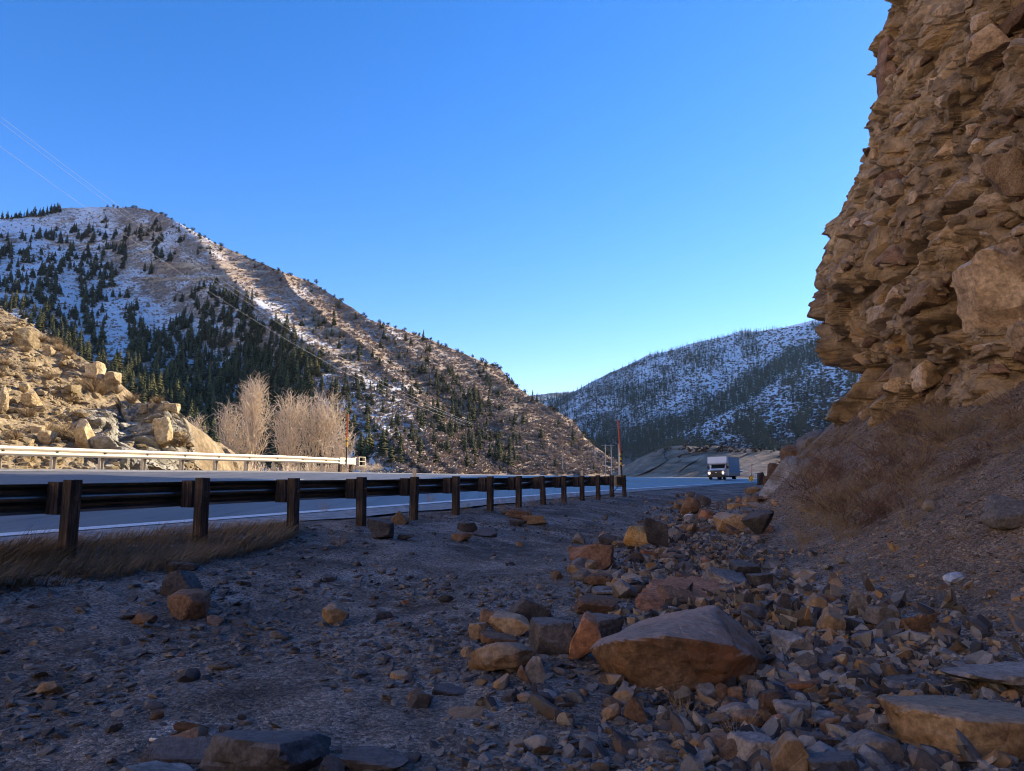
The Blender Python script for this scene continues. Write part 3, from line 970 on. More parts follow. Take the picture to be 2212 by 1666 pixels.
M_RIM = plain('steel_rim', (0.45, 0.45, 0.45), 0.35, 0.7)
M_GLASS = plain('dark_windscreen', (0.015, 0.02, 0.025), 0.06, 0.0, 0.8, 0.1)
M_SIGNW = plain('white_sign_sheet', (0.78, 0.78, 0.78), 0.5, 0, 0.4, 0.06)
M_WOODPOLE = plain('utility_pole_wood', (0.13, 0.095, 0.07), 0.9)
M_GREYPOLE = plain('sunbleached_pole', (0.45, 0.38, 0.34), 0.8)
M_WIRE = plain('aluminium_wire', (0.62, 0.60, 0.58), 0.45, 0.3)
ml = Mat('lit_headlight', 0.2, 0.5)
ml.b.inputs['Emission Color'].default_value = (1.0, 0.80, 0.50, 1)
ml.b.inputs['Emission Strength'].default_value = 1.8
M_LAMP = ml.done((0.9, 0.85, 0.7))
ml = Mat('amber_lens', 0.25, 0.5)
M_AMBER = ml.done((0.6, 0.08, 0.03))

# ------------------------------------------------------------------ guardrails
W_PROF = [(-0.002, 0.156), (0.012, 0.150), (0.022, 0.128), (0.072, 0.108), (0.083, 0.090), (0.083, 0.070), (0.070, 0.050), (0.015, 0.026), (0.004, 0.010),
          (0.004, -0.010), (0.015, -0.026), (0.070, -0.050), (0.083, -0.070), (0.083, -0.090), (0.072, -0.108), (0.022, -0.128), (0.012, -0.150), (-0.002, -0.156)]
def w_beam(name, s0, s1, q, base, ztop, face, ds=0.5, scale=1.08):
    """corrugated beam swept along the road; face=+1 bulges towards larger q"""
    n = max(2, int(round((s1 - s0) / ds)) + 1)
    s = np.linspace(s0, s1, n)
    prof = np.array(W_PROF) * scale
    inner = prof.copy(); inner[:, 0] -= 0.006
    ring = np.concatenate([prof, inner[::-1]])
    m = len(ring)
    S = np.repeat(s, m).reshape(n, m)
    Q = q + face * ring[:, 0][None, :] + 0 * S
    lap = 0.004 * ((np.floor((s - s0) / 3.81) % 2))[:, None]
    X, Y = xy(S, Q + lap + curve(S))
    Z = base(s)[:, None] + ztop - 0.156 * scale + ring[:, 1][None, :] + 0.004 * np.sin(s * 0.9)[:, None]
    v = np.stack([X, Y, Z], -1).reshape(-1, 3)
    f = grid_faces(n, m, True)
    me = np_mesh(name, v, f if face > 0 else f[:, ::-1], False)
    return me

def heading(s):
    """rotation about z of an object whose local +y runs along the road"""
    return -(math.atan2(DX, DY) + math.atan(2 * max(0.0, s - 8) / 1200.0))

def near_rail():
    s0, q = 5.63, -7.78
    origin = xy(s0, q)
    root = empty('guardrail', (0, 0, 0))
    tag(root, 'near dark guardrail on weathered timber posts beside the gravel verge', 'guardrail')
    base = lambda s: np.zeros_like(s)
    link('beam', w_beam('beam', s0 - 1.905 * 3 - 0.4, s0 + 1.905 * 12.6, q - 0.31, base, 0.79, -1), M_RAILDARK, root)
    def post_mesh(seed, h=1.30):
        bm = bmesh.new()
        box(bm, (0, 0, 0), (0.145, 0.135, h), bevel=0.006)
        bmesh.ops.subdivide_edges(bm, edges=[e for e in bm.edges if e.calc_length() > 0.4], cuts=9)
        rr = random.Random(seed)
        for v in bm.verts:
            v.co.x += rr.uniform(-.0025, .0025); v.co.y += rr.uniform(-.0025, .0025)
            if v.co.z > h / 2 - 0.02: v.co.z += rr.uniform(-.010, .004)
        return bm_mesh('post', bm)
    posts = [post_mesh(i) for i in range(4)]
    bm = bmesh.new(); box(bm, (0, 0, 0), (0.20, 0.15, 0.37), bevel=0.006); blk = bm_mesh('blockout', bm)
    bm = bmesh.new()
    cyl(bm, (0.085, 0, 0), (0.11, 0, 0), 0.022, seg=8); cyl(bm, (0.085, 0, 0), (0.091, 0, 0), 0.035, seg=8)
    bolt = bm_mesh('bolt', bm)
    bm = bmesh.new(); box(bm, (0, 0, 0), (0.006, 0.035, 0.02)); nut = bm_mesh('splice_nut', bm)
    bm = bmesh.new(); box(bm, (0, 0, 0.0), (0.008, 0.085, 0.20), bevel=.002); cyl(bm, (0.004, 0, -0.07), (0.012, 0, -0.07), 0.01, seg=6); tab = bm_mesh('reflector_tab', bm)
    lean = {9: 0.0, 8: -0.07, 4: 0.02}
    for k in range(-2, 14):
        s = s0 + 1.905 * k
        if k == 12: s -= 0.1
        if k == 13: s -= 0.15
        x, y = xy(s, q + curve(s))
        hz = heading(s)
        jit = random.uniform(-.02, .02)
        top = 0.845 + random.uniform(-0.012, 0.012)
        link('post', posts[k % 4], M_TIMBER, root, (x, y, top - 0.65), (random.uniform(-.01, .01), lean.get(k, 0) + random.uniform(-.012, .012), hz + jit))
        bx, by = xy(s, q - 0.215 + curve(s))
        if k < 13:
            link('blockout', blk, M_TIMBER, root, (bx, by, 0.625), (0, 0, hz + random.uniform(-.05, .05)))
        link('bolt', bolt, M_RAILDARK, root, (x, y, 0.62), (0, 0, hz))
        if k < 12:
            for f in (0.35, 0.62):
                nx, ny = xy(s + 1.905 * f, q - 0.36 + curve(s) + 0.02)
                link('splice_nut', nut, M_REFL, root, (nx, ny, 0.622), (0, 0, hz))
        if k in (4, 10):
            tx, ty = xy(s, q + 0.0 + curve(s))
            link('reflector_tab', tab, M_GALVPOST, root, (tx, ty, 0.925), (0, 0, hz - 1.45))
    # end terminal: a square impact plate with a channel behind it
    s = s0 + 1.905 * 13.1
    x, y = xy(s, q - 0.30 + curve(s))
    bm = bmesh.new()
    box(bm, (0, 0.10, 0.60), (0.46, 0.04, 0.50), bevel=.01)
    box(bm, (0.0, -0.28, 0.60), (0.16, 0.74, 0.34), bevel=.01)
    box(bm, (0.0, -0.1, 0.80), (0.42, 0.36, 0.02)); box(bm, (0.0, -0.1, 0.40), (0.42, 0.36, 0.02))
    link('impact_head', bm_mesh('impact_head', bm), M_RAILDARK, root, (x, y, 0), (0, 0, heading(s)))
    bm = bmesh.new(); cyl(bm, (0.12, -0.5, 0.45), (0.12, 1.0, 0.02), 0.02, seg=6)
    link('anchor_cable', bm_mesh('anchor_cable', bm), M_RAILDARK, root, (x, y, 0), (0, 0, heading(s) + math.pi))
near_rail()

def far_rail():
    s0, q = 15.86, -25.75
    root = empty('guardrail', (0, 0, 0))
    tag(root, 'sunlit galvanised guardrail on steel posts along the far edge of the road', 'guardrail')
    base = lambda s: superel(s) * 15.9
    link('beam', w_beam('beam', -60, s0 + 1.905 * 9.6, q + 0.2, base, 0.79, 1, 0.6), M_GALV, root)
    bm = bmesh.new()
    box(bm, (0, -0.07, 0), (0.15, 0.012, 1.2)); box(bm, (0, 0.07, 0), (0.15, 0.012, 1.2)); box(bm, (0, 0, 0), (0.010, 0.13, 1.2))
    post = bm_mesh('post', bm)
    bm = bmesh.new(); box(bm, (0, 0, 0), (0.15, 0.13, 0.34), bevel=.01); blk = bm_mesh('blockout', bm)
    bm = bmesh.new(); cyl(bm, (0, 0, 0), (0.03, 0, 0), 0.025, seg=8); bolt = bm_mesh('bolt', bm)
    for k in range(-8, 10):
        s = s0 + 1.905 * k
        b = float(base(s))
        x, y = xy(s, q - 0.0 + curve(s)); hz = heading(s)
        link('post', post, M_GALVPOST, root, (x, y, b + 0.12), (0, 0, hz))
        bx, by = xy(s, q + 0.135 + curve(s))
        link('blockout', blk, M_TIMBER, root, (bx, by, b + 0.60), (0, 0, hz))
        bx, by = xy(s, q + 0.215 + curve(s))
        link('bolt', bolt, M_RAILDARK, root, (bx, by, b + 0.62), (0, 0, hz))
    s = s0 + 1.905 * 9.6
    x, y = xy(s, q + 0.22 + curve(s)); b = float(base(s))
    hz = heading(s)
    # extruder head: flared box, square opening with a middle bar
    bm = bmesh.new()
    box(bm, (0, 0.65, 0.63), (0.10, 1.35, 0.38), bevel=.012)
    bmesh.ops.recalc_face_normals(bm, faces=bm.faces)
    prism(bm, [(1.3, 0.44), (1.62, 0.37), (1.62, 0.89), (1.3, 0.82)], -0.05, 0.05, Matrix.Rotation(R(90), 4, 'Z'))
    link('extruder_head', bm_mesh('extruder_head', bm), M_GALV, root, (x, y, b), (0, 0, hz))
    bm = bmesh.new()
    for zz in (0.37, 0.63, 0.89): box(bm, (0.0, 1.92, zz), (0.34, 0.62, 0.03))
    for yy in (1.63, 2.22): box(bm, (0.0, yy, 0.63), (0.34, 0.03, 0.52))
    link('impact_frame', bm_mesh('impact_frame', bm), M_GALV, root, (x, y, b), (0, 0, hz))
    bm = bmesh.new(); box(bm, (-0.05, 1.92, 0.63), (0.02, 0.58, 0.5))
    link('recess_plate', bm_mesh('recess_plate', bm), M_BLACK, root, (x, y, b), (0, 0, hz))
    bm = bmesh.new(); cyl(bm, (0.051, 0.45, 0.64), (0.06, 0.45, 0.64), 0.05, seg=14)
    link('slot_hole', bm_mesh('slot_hole', bm), M_BLACK, root, (x, y, b), (0, 0, hz))
    for yy in (0.2, 1.2):
        bm = bmesh.new(); box(bm, (-0.12, yy, 0.15), (0.15, 0.15, 0.9), bevel=.01)
        link('post', bm_mesh('end_post', bm), M_TIMBER, root, (x, y, b), (0, 0, hz))
    bm = bmesh.new(); cyl(bm, (-0.02, 0.3, 0.42), (-0.02, 1.35, -0.02), 0.02, seg=6)
    link('anchor_cable', bm_mesh('anchor_cable', bm), M_RAILDARK, root, (x, y, b), (0, 0, hz))
far_rail()

def third_rail():
    root = empty('guardrail', (0, 0, 0))
    tag(root, 'short dark guardrail far down the road, right of the striped marker', 'guardrail')
    base = lambda s: -0.0018 * np.maximum(s - 70, 0)
    link('beam', w_beam('beam', 80, 118, -8.2, base, 0.78, -1, 1.0), M_RAILDARK, root)
    bm = bmesh.new(); box(bm, (0, 0, 0), (0.18, 0.15, 1.2)); post = bm_mesh('post', bm)
    for k in range(20):
        s = 80 + 1.905 * k
        x, y = xy(s, -7.95 + float(curve(s)))
        link('post', post, M_TIMBER, root, (x, y, 0.15 + float(base(s))), (0, 0, heading(s)))
third_rail()

def marker_pole(x0, y0, zb, xt, yt, zt, r, label, bands):
    root = empty('snow_marker_pole', (x0, y0, zb))
    tag(root, label, 'marker pole', 'snow marker poles beside the road')
    a = Vector((0, 0, 0)); b = Vector((xt - x0, yt - y0, zt - zb))
    for f0, f1, m, nm in bands:
        bm = bmesh.new(); cyl(bm, a.lerp(b, f0), a.lerp(b, f1), r * (1.0 if m is not M_YELLOW else 1.2), seg=10)
        link(nm, bm_mesh(nm, bm, False), m, root)
    return root
p0 = P(1345, 1052, 30.6); p1 = P(1335, 908, 30.6)
BANDS = [(0, .33, M_BLACK, 'pole_base'), (.33, .37, M_YELLOW, 'reflective_band'), (.37, .40, M_BLACK, 'black_band'), (.40, .44, M_YELLOW, 'reflective_band'),
         (.44, .47, M_BLACK, 'black_band'), (.47, .505, M_YELLOW, 'reflective_band'), (.505, 1, M_ORANGE, 'orange_rod')]
marker_pole(p0[0], p0[1], p0[2], p1[0], p1[1], p1[2], 0.032, 'thin orange and black striped marker pole at the end of the near guardrail', BANDS)
p0 = P(747.5, 1006, 35.8); p1 = P(751.5, 895, 35.8)
marker_pole(p0[0], p0[1], p0[2], p1[0], p1[1], p1[2], 0.035, 'sunlit orange marker pole behind the far guardrail terminal', [(0, .36, M_BLACK, 'pole_base'), (.36, .46, M_YELLOW, 'reflective_band'), (.46, .49, M_BLACK, 'black_band'), (.49, .54, M_YELLOW, 'reflective_band'), (.54, 1, M_ORANGE, 'orange_rod')])
p0 = P(1623, 1037, 76.5); p1 = P(1624.5, 1001, 76.5)
marker_pole(p0[0], p0[1], p0[2] - .3, p1[0], p1[1], p1[2], 0.03, 'thin marker pole standing beside the yellow and black striped sign', [(0, .5, M_BLACK, 'pole_base'), (.5, 1, M_ORANGE, 'orange_rod')])

def striped_sign():
    c = P(1622.5, 1034, 75.5)
    root = empty('object_marker_sign', (c[0], c[1], c[2] - 0.9)); root.rotation_euler[2] = -0.30
    tag(root, 'small yellow sign with black diagonal stripes at the road edge', 'sign')
    bm = bmesh.new(); box(bm, (0, 0, 0.9), (0.46, 0.012, 0.46), bevel=.004)
    link('panel', bm_mesh('panel', bm), M_YELLOW, root)
    for k in (-1, 0, 1):
        bm = bmesh.new()
        c0 = k * 0.19
        pts = [(-0.2, -0.2 + c0 - .04), (0.2, 0.2 + c0 - .04), (0.2, 0.2 + c0 + .04), (-0.2, -0.2 + c0 + .04)]
        pts = [(px, min(.215, max(-.215, pz)) + 0.9) for px, pz in pts]
        if k == -1: pts = [(0.0, .685), (0.2, .885 - .075), (0.2, .885), (-0.09, .685)][0:4]
        if k == 1: pts = [(-0.2, .91), (0.0, 1.115), (-0.09, 1.115), (-0.2, 1.0)]
        prism(bm, pts, -0.014, -0.008)
        link('black_stripe', bm_mesh('black_stripe', bm), M_BLACK, root)
    bm = bmesh.new(); cyl(bm, (0, 0.03, -0.3), (0, 0.03, 1.1), 0.03, seg=8)
    link('post', bm_mesh('sign_post', bm), M_GALVPOST, root)
    # a small white information sign with dark bars of lettering
    c = P(1635, 1025.5, 84)
    root = empty('road_sign', (c[0], c[1], c[2] - 1.1)); root.rotation_euler[2] = -0.35
    tag(root, 'small white road sign with dark rows of lettering beyond the striped marker', 'sign')
    bm = bmesh.new(); box(bm, (0, 0, 1.1), (0.62, 0.02, 0.54), bevel=.004); link('panel', bm_mesh('panel', bm), M_SIGNW, root)
    for zz, w, h in ((1.26, 0.50, .10), (1.09, .42, .035), (0.95, .46, .09)):
        bm = bmesh.new(); n = 5
        for i in range(n): box(bm, (-w / 2 + (i + .5) * w / n, -0.015, zz), (w / n * .72, 0.008, h))
        link('lettering_row', bm_mesh('lettering_row', bm), M_BLKPL, root)
    for xx in (-.2, .2):
        bm = bmesh.new(); cyl(bm, (xx, 0.04, -0.6), (xx, 0.04, 1.3), 0.03, seg=8); link('post', bm_mesh('sign_post', bm), M_GALVPOST, root)
striped_sign()

# ------------------------------------------------------------------ the white box truck
def wheel(root, x, y, r, w, side):
    bm = bmesh.new()
    cyl(bm, (x - w / 2, y, r), (x + w / 2, y, r), r, seg=24)
    bmesh.ops.bevel(bm, geom=[e for e in bm.edges if abs(e.verts[0].co.x - e.verts[1].co.x) < 1e-4], offset=0.03, segments=2, affect='EDGES')
    wh = empty('wheel', (0, 0, 0), 0, root)
    link('tyre', bm_mesh('tyre', bm, False), M_TYRE, wh)
    bm = bmesh.new()
    xo = x + side * (w / 2 + .004)
    cyl(bm, (xo - side * .02, y, r), (xo + side * .004, y, r), r * 0.56, seg=20)
    cyl(bm, (xo, y, r), (xo + side * .04, y, r), r * 0.22, seg=12)
    link('rim', bm_mesh('rim', bm), M_RIM, wh)

def build_truck():
    px, Y = 1548, 88
    c = P(px, 1036, Y)
    s, o = so(c[0], c[1]); q = o - float(curve(s))
    z = float(road_z(s, q))
    root = empty('box_truck', (c[0], c[1], z))
    root.rotation_euler = (R(0), R(-1.5), heading(s))
    tag(root, 'white box truck with lit headlights driving towards the viewer on the road', 'truck')
    W = 2.36
    bm = bmesh.new()     # cargo box with the rounded nose over the cab
    prism(bm, [(1.55, 0.42), (1.55, 1.92), (0.72, 1.95), (0.60, 2.05), (0.78, 2.86), (7.4, 2.86), (7.4, 0.42)], -W / 2, W / 2, Matrix.Rotation(R(90), 4, 'Z') @ Matrix.Scale(1, 4))
    bmesh.ops.bevel(bm, geom=[e for e in bm.edges], offset=0.035, segments=2, affect='EDGES')
    link('cargo_box', bm_mesh('cargo_box', bm, False), M_TRUCKW, root)
    bm = bmesh.new()
    for sx in (-1, 1): box(bm, (sx * (W / 2 + .006), 4.5, 2.80), (0.03, 5.9, 0.07))
    box(bm, (0, 0.79, 2.835), (W, 0.03, 0.05))
    link('roof_trim', bm_mesh('roof_trim', bm), M_GALVPOST, root)
    bm = bmesh.new()
    for sx in (-1, 1): box(bm, (sx * (W / 2 + .008), 4.5, 0.60), (0.03, 5.8, 0.34), bevel=.01)
    link('side_skirt', bm_mesh('side_skirt', bm), M_TRUCKG, root)
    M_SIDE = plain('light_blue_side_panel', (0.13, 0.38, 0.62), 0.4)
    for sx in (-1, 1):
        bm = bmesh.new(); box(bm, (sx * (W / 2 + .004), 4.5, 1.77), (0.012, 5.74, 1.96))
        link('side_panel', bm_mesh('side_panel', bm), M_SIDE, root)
    for xx in (-0.95, -.3, 0, .3, .95):
        bm = bmesh.new(); box(bm, (xx, 0.775, 2.74), (0.09, 0.03, 0.04)); link('marker_light', bm_mesh('marker_light', bm), M_AMBER, root)
    CW = 1.96
    bm = bmesh.new()      # the cab: hood, sloping windscreen, roof
    prism(bm, [(-0.05, 0.55), (-0.05, 1.08), (0.10, 1.20), (0.86, 1.34), (1.30, 1.93), (1.9, 1.95), (1.9, 0.5), (0.1, 0.5)], -CW / 2, CW / 2, Matrix.Rotation(R(90), 4, 'Z'))
    bmesh.ops.bevel(bm, geom=[e for e in bm.edges], offset=0.05, segments=2, affect='EDGES')
    cabo = link('cab', bm_mesh('cab', bm, False), M_TRUCKW, root)
    a = math.atan2(0.59, 0.44)
    bm = bmesh.new(); box(bm, (0, 1.065, 1.625), (1.66, 0.02, 0.60), rx=-(R(90) - a), bevel=.01)
    link('windscreen', bm_mesh('windscreen', bm), M_GLASS, root)
    for sx in (-.45, .45):
        bm = bmesh.new(); box(bm, (sx, 0.93, 1.42), (0.62, 0.02, 0.02), ry=.2); link('wiper', bm_mesh('wiper', bm), M_BLKPL, root)
    for sx in (-1, 1):
        bm = bmesh.new(); prism(bm, [(1.02, 1.38), (1.34, 1.84), (1.85, 1.84), (1.85, 1.38)], sx * (CW / 2 + .003) - .006, sx * (CW / 2 + .003) + .006, Matrix.Rotation(R(90), 4, 'Z') @ Matrix.Scale(-1, 4, (0, 1, 0)))
        dr = link('door_window', bm_mesh('door_window', bm), M_GLASS, root)
        bm = bmesh.new(); box(bm, (sx * (CW / 2 + .22), 0.98, 1.52), (0.22, 0.12, 0.36), bevel=.02); cyl(bm, (sx * CW / 2, 1.02, 1.5), (sx * (CW / 2 + .2), 1.0, 1.5), 0.02, seg=6)
        link('mirror', bm_mesh('mirror', bm), M_BLKPL, root)
        bm = bmesh.new(); box(bm, (sx * (CW / 2 + .04), 0.42, 0.86), (0.10, 0.95, 0.12), bevel=.02)
        link('fender_flare', bm_mesh('fender_flare', bm), M_TRUCKW, root)
    bm = bmesh.new(); box(bm, (0, -0.075, 0.87), (1.42, 0.05, 0.56), bevel=.02)
    gr = link('grille', bm_mesh('grille', bm), M_BLKPL, root)
    bm = bmesh.new()
    for zz in (0.70, 0.86, 1.02): box(bm, (0, -0.115, zz), (1.34, 0.03, 0.035), bevel=.006)
    link('grille_bar', bm_mesh('grille_bar', bm), M_RAILDARK, gr)
    bm = bmesh.new(); bmesh.ops.create_uvsphere(bm, u_segments=14, v_segments=8, radius=1); bmesh.ops.transform(bm, matrix=Matrix.Translation((0, -0.13, 0.88)) @ Matrix.Diagonal((.13, .02, .055, 1)), verts=bm.verts)
    link('oval_badge', bm_mesh('oval_badge', bm, True), M_REFL, gr)
    bm = bmesh.new(); box(bm, (0, -0.16, 0.45), (2.06, 0.22, 0.30), bevel=.04); link('bumper', bm_mesh('bumper', bm), M_BLKPL, root)
    for sx in (-1, 1):
        bm = bmesh.new(); box(bm, (sx * 0.83, -0.085, 0.84), (0.20, 0.05, 0.22), bevel=.02); link('headlight', bm_mesh('headlight', bm), M_LAMP, root)
        bm = bmesh.new(); box(bm, (sx * 0.86, -0.075, 1.0), (0.22, 0.05, 0.09), bevel=.01); link('turn_signal', bm_mesh('turn_signal', bm), M_AMBER, root)
        wheel(root, sx * 0.84, 0.50, 0.39, 0.25, sx)
        wheel(root, sx * 0.92, 5.1, 0.40, 0.42, sx)
    bm = bmesh.new(); box(bm, (0, 3.6, 0.36), (0.9, 7.0, 0.14)); link('chassis', bm_mesh('chassis', bm), M_BLKPL, root)
    return s
build_truck()

def build_car():
    c = P(1596.5, 1033, 150)
    s, o = so(c[0], c[1]); z = float(road_z(s, o - float(curve(s))))
    root = empty('white_car', (c[0], c[1], z)); root.rotation_euler[2] = heading(s)
    tag(root, 'small white car following far behind the box truck', 'car')
    bm = bmesh.new()
    prism(bm, [(0, .35), (0, .8), (.9, .95), (1.5, 1.42), (3.3, 1.45), (4.3, 1.0), (4.4, .35)], -.88, .88, Matrix.Rotation(R(90), 4, 'Z'))
    bmesh.ops.bevel(bm, geom=list(bm.edges), offset=0.07, segments=2, affect='EDGES')
    link('body', bm_mesh('car_body', bm), M_TRUCKW, root)
    bm = bmesh.new(); box(bm, (0, 1.17, 1.2), (1.4, .02, .46), rx=-R(50)); link('windscreen', bm_mesh('car_windscreen', bm), M_GLASS, root)
    bm = bmesh.new(); box(bm, (0, -.01, .58), (.9, .04, .2)); link('grille', bm_mesh('car_grille', bm), M_BLKPL, root)
    for sx in (-1, 1):
        bm = bmesh.new(); box(bm, (sx * .66, -.01, .68), (.26, .04, .12)); link('headlight', bm_mesh('car_headlight', bm), M_LAMP, root)
        wheel(root, sx * .8, .8, .33, .2, sx); wheel(root, sx * .8, 3.5, .33, .2, sx)
build_car()

# ------------------------------------------------------------------ utility poles and wires
def hill_base(x, y): return Vector(hill_point(x, y))
def utility_pole(px, ytop, ybase, label, Y=None, arm=1.6, mat=None, frame=False, base_drop=0.0):
    b = hill_base(px, ybase) if Y is None else Vector(P(px, ybase, Y))
    D = b.y
    top = Vector(P(px, ytop, D))
    root = empty('utility_pole', b)
    tag(root, label, 'utility pole', 'utility poles at the foot of the left hill')
    h = top.z - b.z
    bm = bmesh.new()
    for dx in ((-arm * .55, arm * .55) if frame else (0,)):
        cyl(bm, (dx, 0, -3 - base_drop), (dx, 0, h), 0.20, 0.13, seg=8)
    link('pole', bm_mesh('pole', bm), mat or M_WOODPOLE, root)
    if arm:
        bm = bmesh.new(); box(bm, (0, 0, h - .6), (arm * (2.6 if frame else 1.6), .14, .16)); link('crossarm', bm_mesh('crossarm', bm), mat or M_WOODPOLE, root)
        for k in (-1, 0, 1):
            bm = bmesh.new(); cyl(bm, (k * arm * .75, 0, h - .55), (k * arm * .75, 0, h - .2), .07, .04, seg=6); link('insulator', bm_mesh('insulator', bm), M_GREYPOLE, root)
    return root, top
_, T1 = utility_pole(1006, 917, 977, 'left pole of the close pair on the hill slope where the wires end')
_, T2 = utility_pole(1021, 914, 980, 'right, slightly taller pole of the close pair on the hill slope')
utility_pole(868, 896, 938, 'thin pole standing alone above the wooded gully, left of the pole pair', arm=0.9)
utility_pole(1102.5, 986, 1017, 'short pole low on the slope, right of the pole pair', arm=1.0)
utility_pole(1215, 978, 1020, 'pole near the road under the pale rock ledge', arm=0.8, mat=M_GREYPOLE)
utility_pole(1285, 966, 1000, 'thin pole right of the pale rock ledge', arm=0.7, mat=M_GREYPOLE)
utility_pole(1314, 960, 992, 'double pole frame at the right foot of the left hill', Y=300, arm=2.2, frame=True, mat=M_GREYPOLE, base_drop=8)
utility_pole(1337, 959, 1003, 'pale pole seen directly behind the near marker pole', Y=130, arm=0, mat=M_GREYPOLE, base_drop=5)

def wire(table, D0, D1, x0, x1, label, r=0.021):
    X0 = (x0 - 1106) / F * D0; X1 = (x1 - 1106) / F * D1
    bm = []
    n = 70
    pts = []
    for i in range(n):
        t = i / (n - 1)
        D = D0 + (D1 - D0) * t; Xw = X0 + (X1 - X0) * t
        # solve for the pixel column, then the height from the traced wire
        px = 1106 + F * Xw / D / 1.0
        for _ in range(4):
            py = np.interp(px, [a for a, b in table], [b for a, b in table])
            dx, dy, dz = pxdir(px, py)
            px += (Xw / D - dx / dy) * F
        py = np.interp(px, [a for a, b in table], [b for a, b in table])
        pts.append(P(px, py, D))
    pts = np.array(pts)
    z = pts[:, 2]; tt = np.linspace(0, 1, n)
    pts[:, 2] = np.polyval(np.polyfit(tt, z, 3), tt)
    rr = r * np.linspace(0.75, 1.9, n)
    ring = np.array([[math.cos(a), math.sin(a)] for a in np.linspace(0, 2 * math.pi, 5)[:-1]])
    d = np.gradient(pts, axis=0); d /= np.linalg.norm(d, axis=1)[:, None]
    side = np.cross(d, [0, 0, 1]); side /= np.linalg.norm(side, axis=1)[:, None]
    up = np.cross(side, d)
    v = pts[:, None, :] + rr[:, None, None] * (ring[None, :, :1] * side[:, None, :] + ring[None, :, 1:] * up[:, None, :])
    tag(link('power_line', np_mesh('power_line', v.reshape(-1, 3), grid_faces(n, 4, True)), M_WIRE), label, 'wire', 'power lines crossing the left hill')
wire([(-60, 216), (0, 262), (120, 345), (240, 432), (400, 545), (560, 660), (700, 752), (850, 838), (1021, 916)], 80, T2.y, -60, 1021, 'uppermost of the three wires running down to the pole pair')
wire([(-60, 236), (0, 279), (120, 357), (230, 438), (400, 553), (560, 670), (700, 763), (850, 846), (1019, 918)], 80, T2.y, -60, 1019, 'middle of the three wires, close under the uppermost one')
wire([(-60, 282), (0, 322), (150, 425), (300, 525), (450, 630), (600, 722), (700, 782), (850, 856), (1006, 919)], 80, T1.y, -60, 1006, 'lowest of the three wires, running apart from the other two')

# ------------------------------------------------------------------ vegetation meshes
def conifer_parts(seed, layers=11, per=8, ragged=0.35):
    """unit-height conifer: (trunk verts, faces, crown verts, faces), all triangles"""
    r = np.random.default_rng(seed)
    V, Fc = [], []
    for L in range(layers):
        f = L / (layers - 1)
        z = 0.10 + 0.86 * f + r.uniform(-.015, .015)
        rad = (0.195 * (1 - f) ** 0.85 + 0.018) * r.uniform(.8, 1.12)
        n = max(4, int(per * (1 - 0.45 * f)))
        a0 = r.uniform(0, 6.28)
        for k in range(n):
            a = a0 + 6.283 * k / n + r.uniform(-.3, .3)
            L_ = rad * r.uniform(1 - ragged, 1 + ragged * 0.6)
            w = L_ * r.uniform(.34, .52)
            ca, sa = math.cos(a), math.sin(a)
            dz = r.uniform(-.02, .02)
            i = len(V)
            V += [(0.01 * ca, 0.01 * sa, z + 0.055 + dz), (L_ * .62 * ca - w * sa, L_ * .62 * sa + w * ca, z - .012 + dz),
                  (L_ * ca, L_ * sa, z - .045 + dz + r.uniform(-.01, .02)), (L_ * .62 * ca + w * sa, L_ * .62 * sa - w * ca, z - .012 + dz), (L_ * .4 * ca, L_ * .4 * sa, z - 0.05 + dz)]
            Fc += [(i, i + 1, i + 2), (i, i + 2, i + 3), (i + 1, i + 4, i + 2), (i + 2, i + 4, i + 3)]
    i = len(V)
    V += [(0, 0, 1.04), (.012, 0, .9), (-.008, .01, .9), (-.008, -.01, .9)]
    Fc += [(i, i + 1, i + 2), (i, i + 2, i + 3), (i, i + 3, i + 1)]
    tv, tf = [], []
    for zz, rr in ((-.08, .020), (.35, .014), (.92, .004)):
        for k in range(5):
            tv.append((rr * math.cos(k * 1.2566), rr * math.sin(k * 1.2566), zz))
    for lv in range(2):
        for k in range(5):
            a, b = lv * 5 + k, lv * 5 + (k + 1) % 5
            tf += [(a, b, b + 5), (a, b + 5, a + 5)]
    return np.array(tv), np.array(tf), np.array(V), np.array(Fc)

def juniper_parts(seed, n=150):
    r = np.random.default_rng(seed)
    V, Fc = [], []
    lobes = [(r.uniform(-.25, .25), r.uniform(-.25, .25), r.uniform(.35, .75), r.uniform(.2, .34)) for _ in range(6)]
    for _ in range(n):
        lx, ly, lz, lr = lobes[r.integers(6)]
        d = r.normal(size=3); d /= np.linalg.norm(d)
        c = np.array([lx, ly, lz]) + d * lr * r.uniform(.5, 1.1)
        c[2] = max(c[2], .1)
        u = r.normal(size=3); u /= np.linalg.norm(u)
        v = np.cross(u, d); v /= np.linalg.norm(v) + 1e-9
        s = r.uniform(.06, .13)
        i = len(V)
        V += [tuple(c + u * s), tuple(c + v * s), tuple(c - u * s * .8 + d * .05)]
        Fc.append((i, i + 1, i + 2))
    tv, tf = [], []
    for zz, rr in ((-.15, .05), (.3, .04), (.6, .015)):
        for k in range(5): tv.append((rr * math.cos(k * 1.2566) + .06 * zz, rr * math.sin(k * 1.2566), zz))
    for lv in range(2):
        for k in range(5):
            a, b = lv * 5 + k, lv * 5 + (k + 1) % 5
            tf += [(a, b, b + 5), (a, b + 5, a + 5)]
    return np.array(tv), np.array(tf), np.array(V), np.array(Fc)

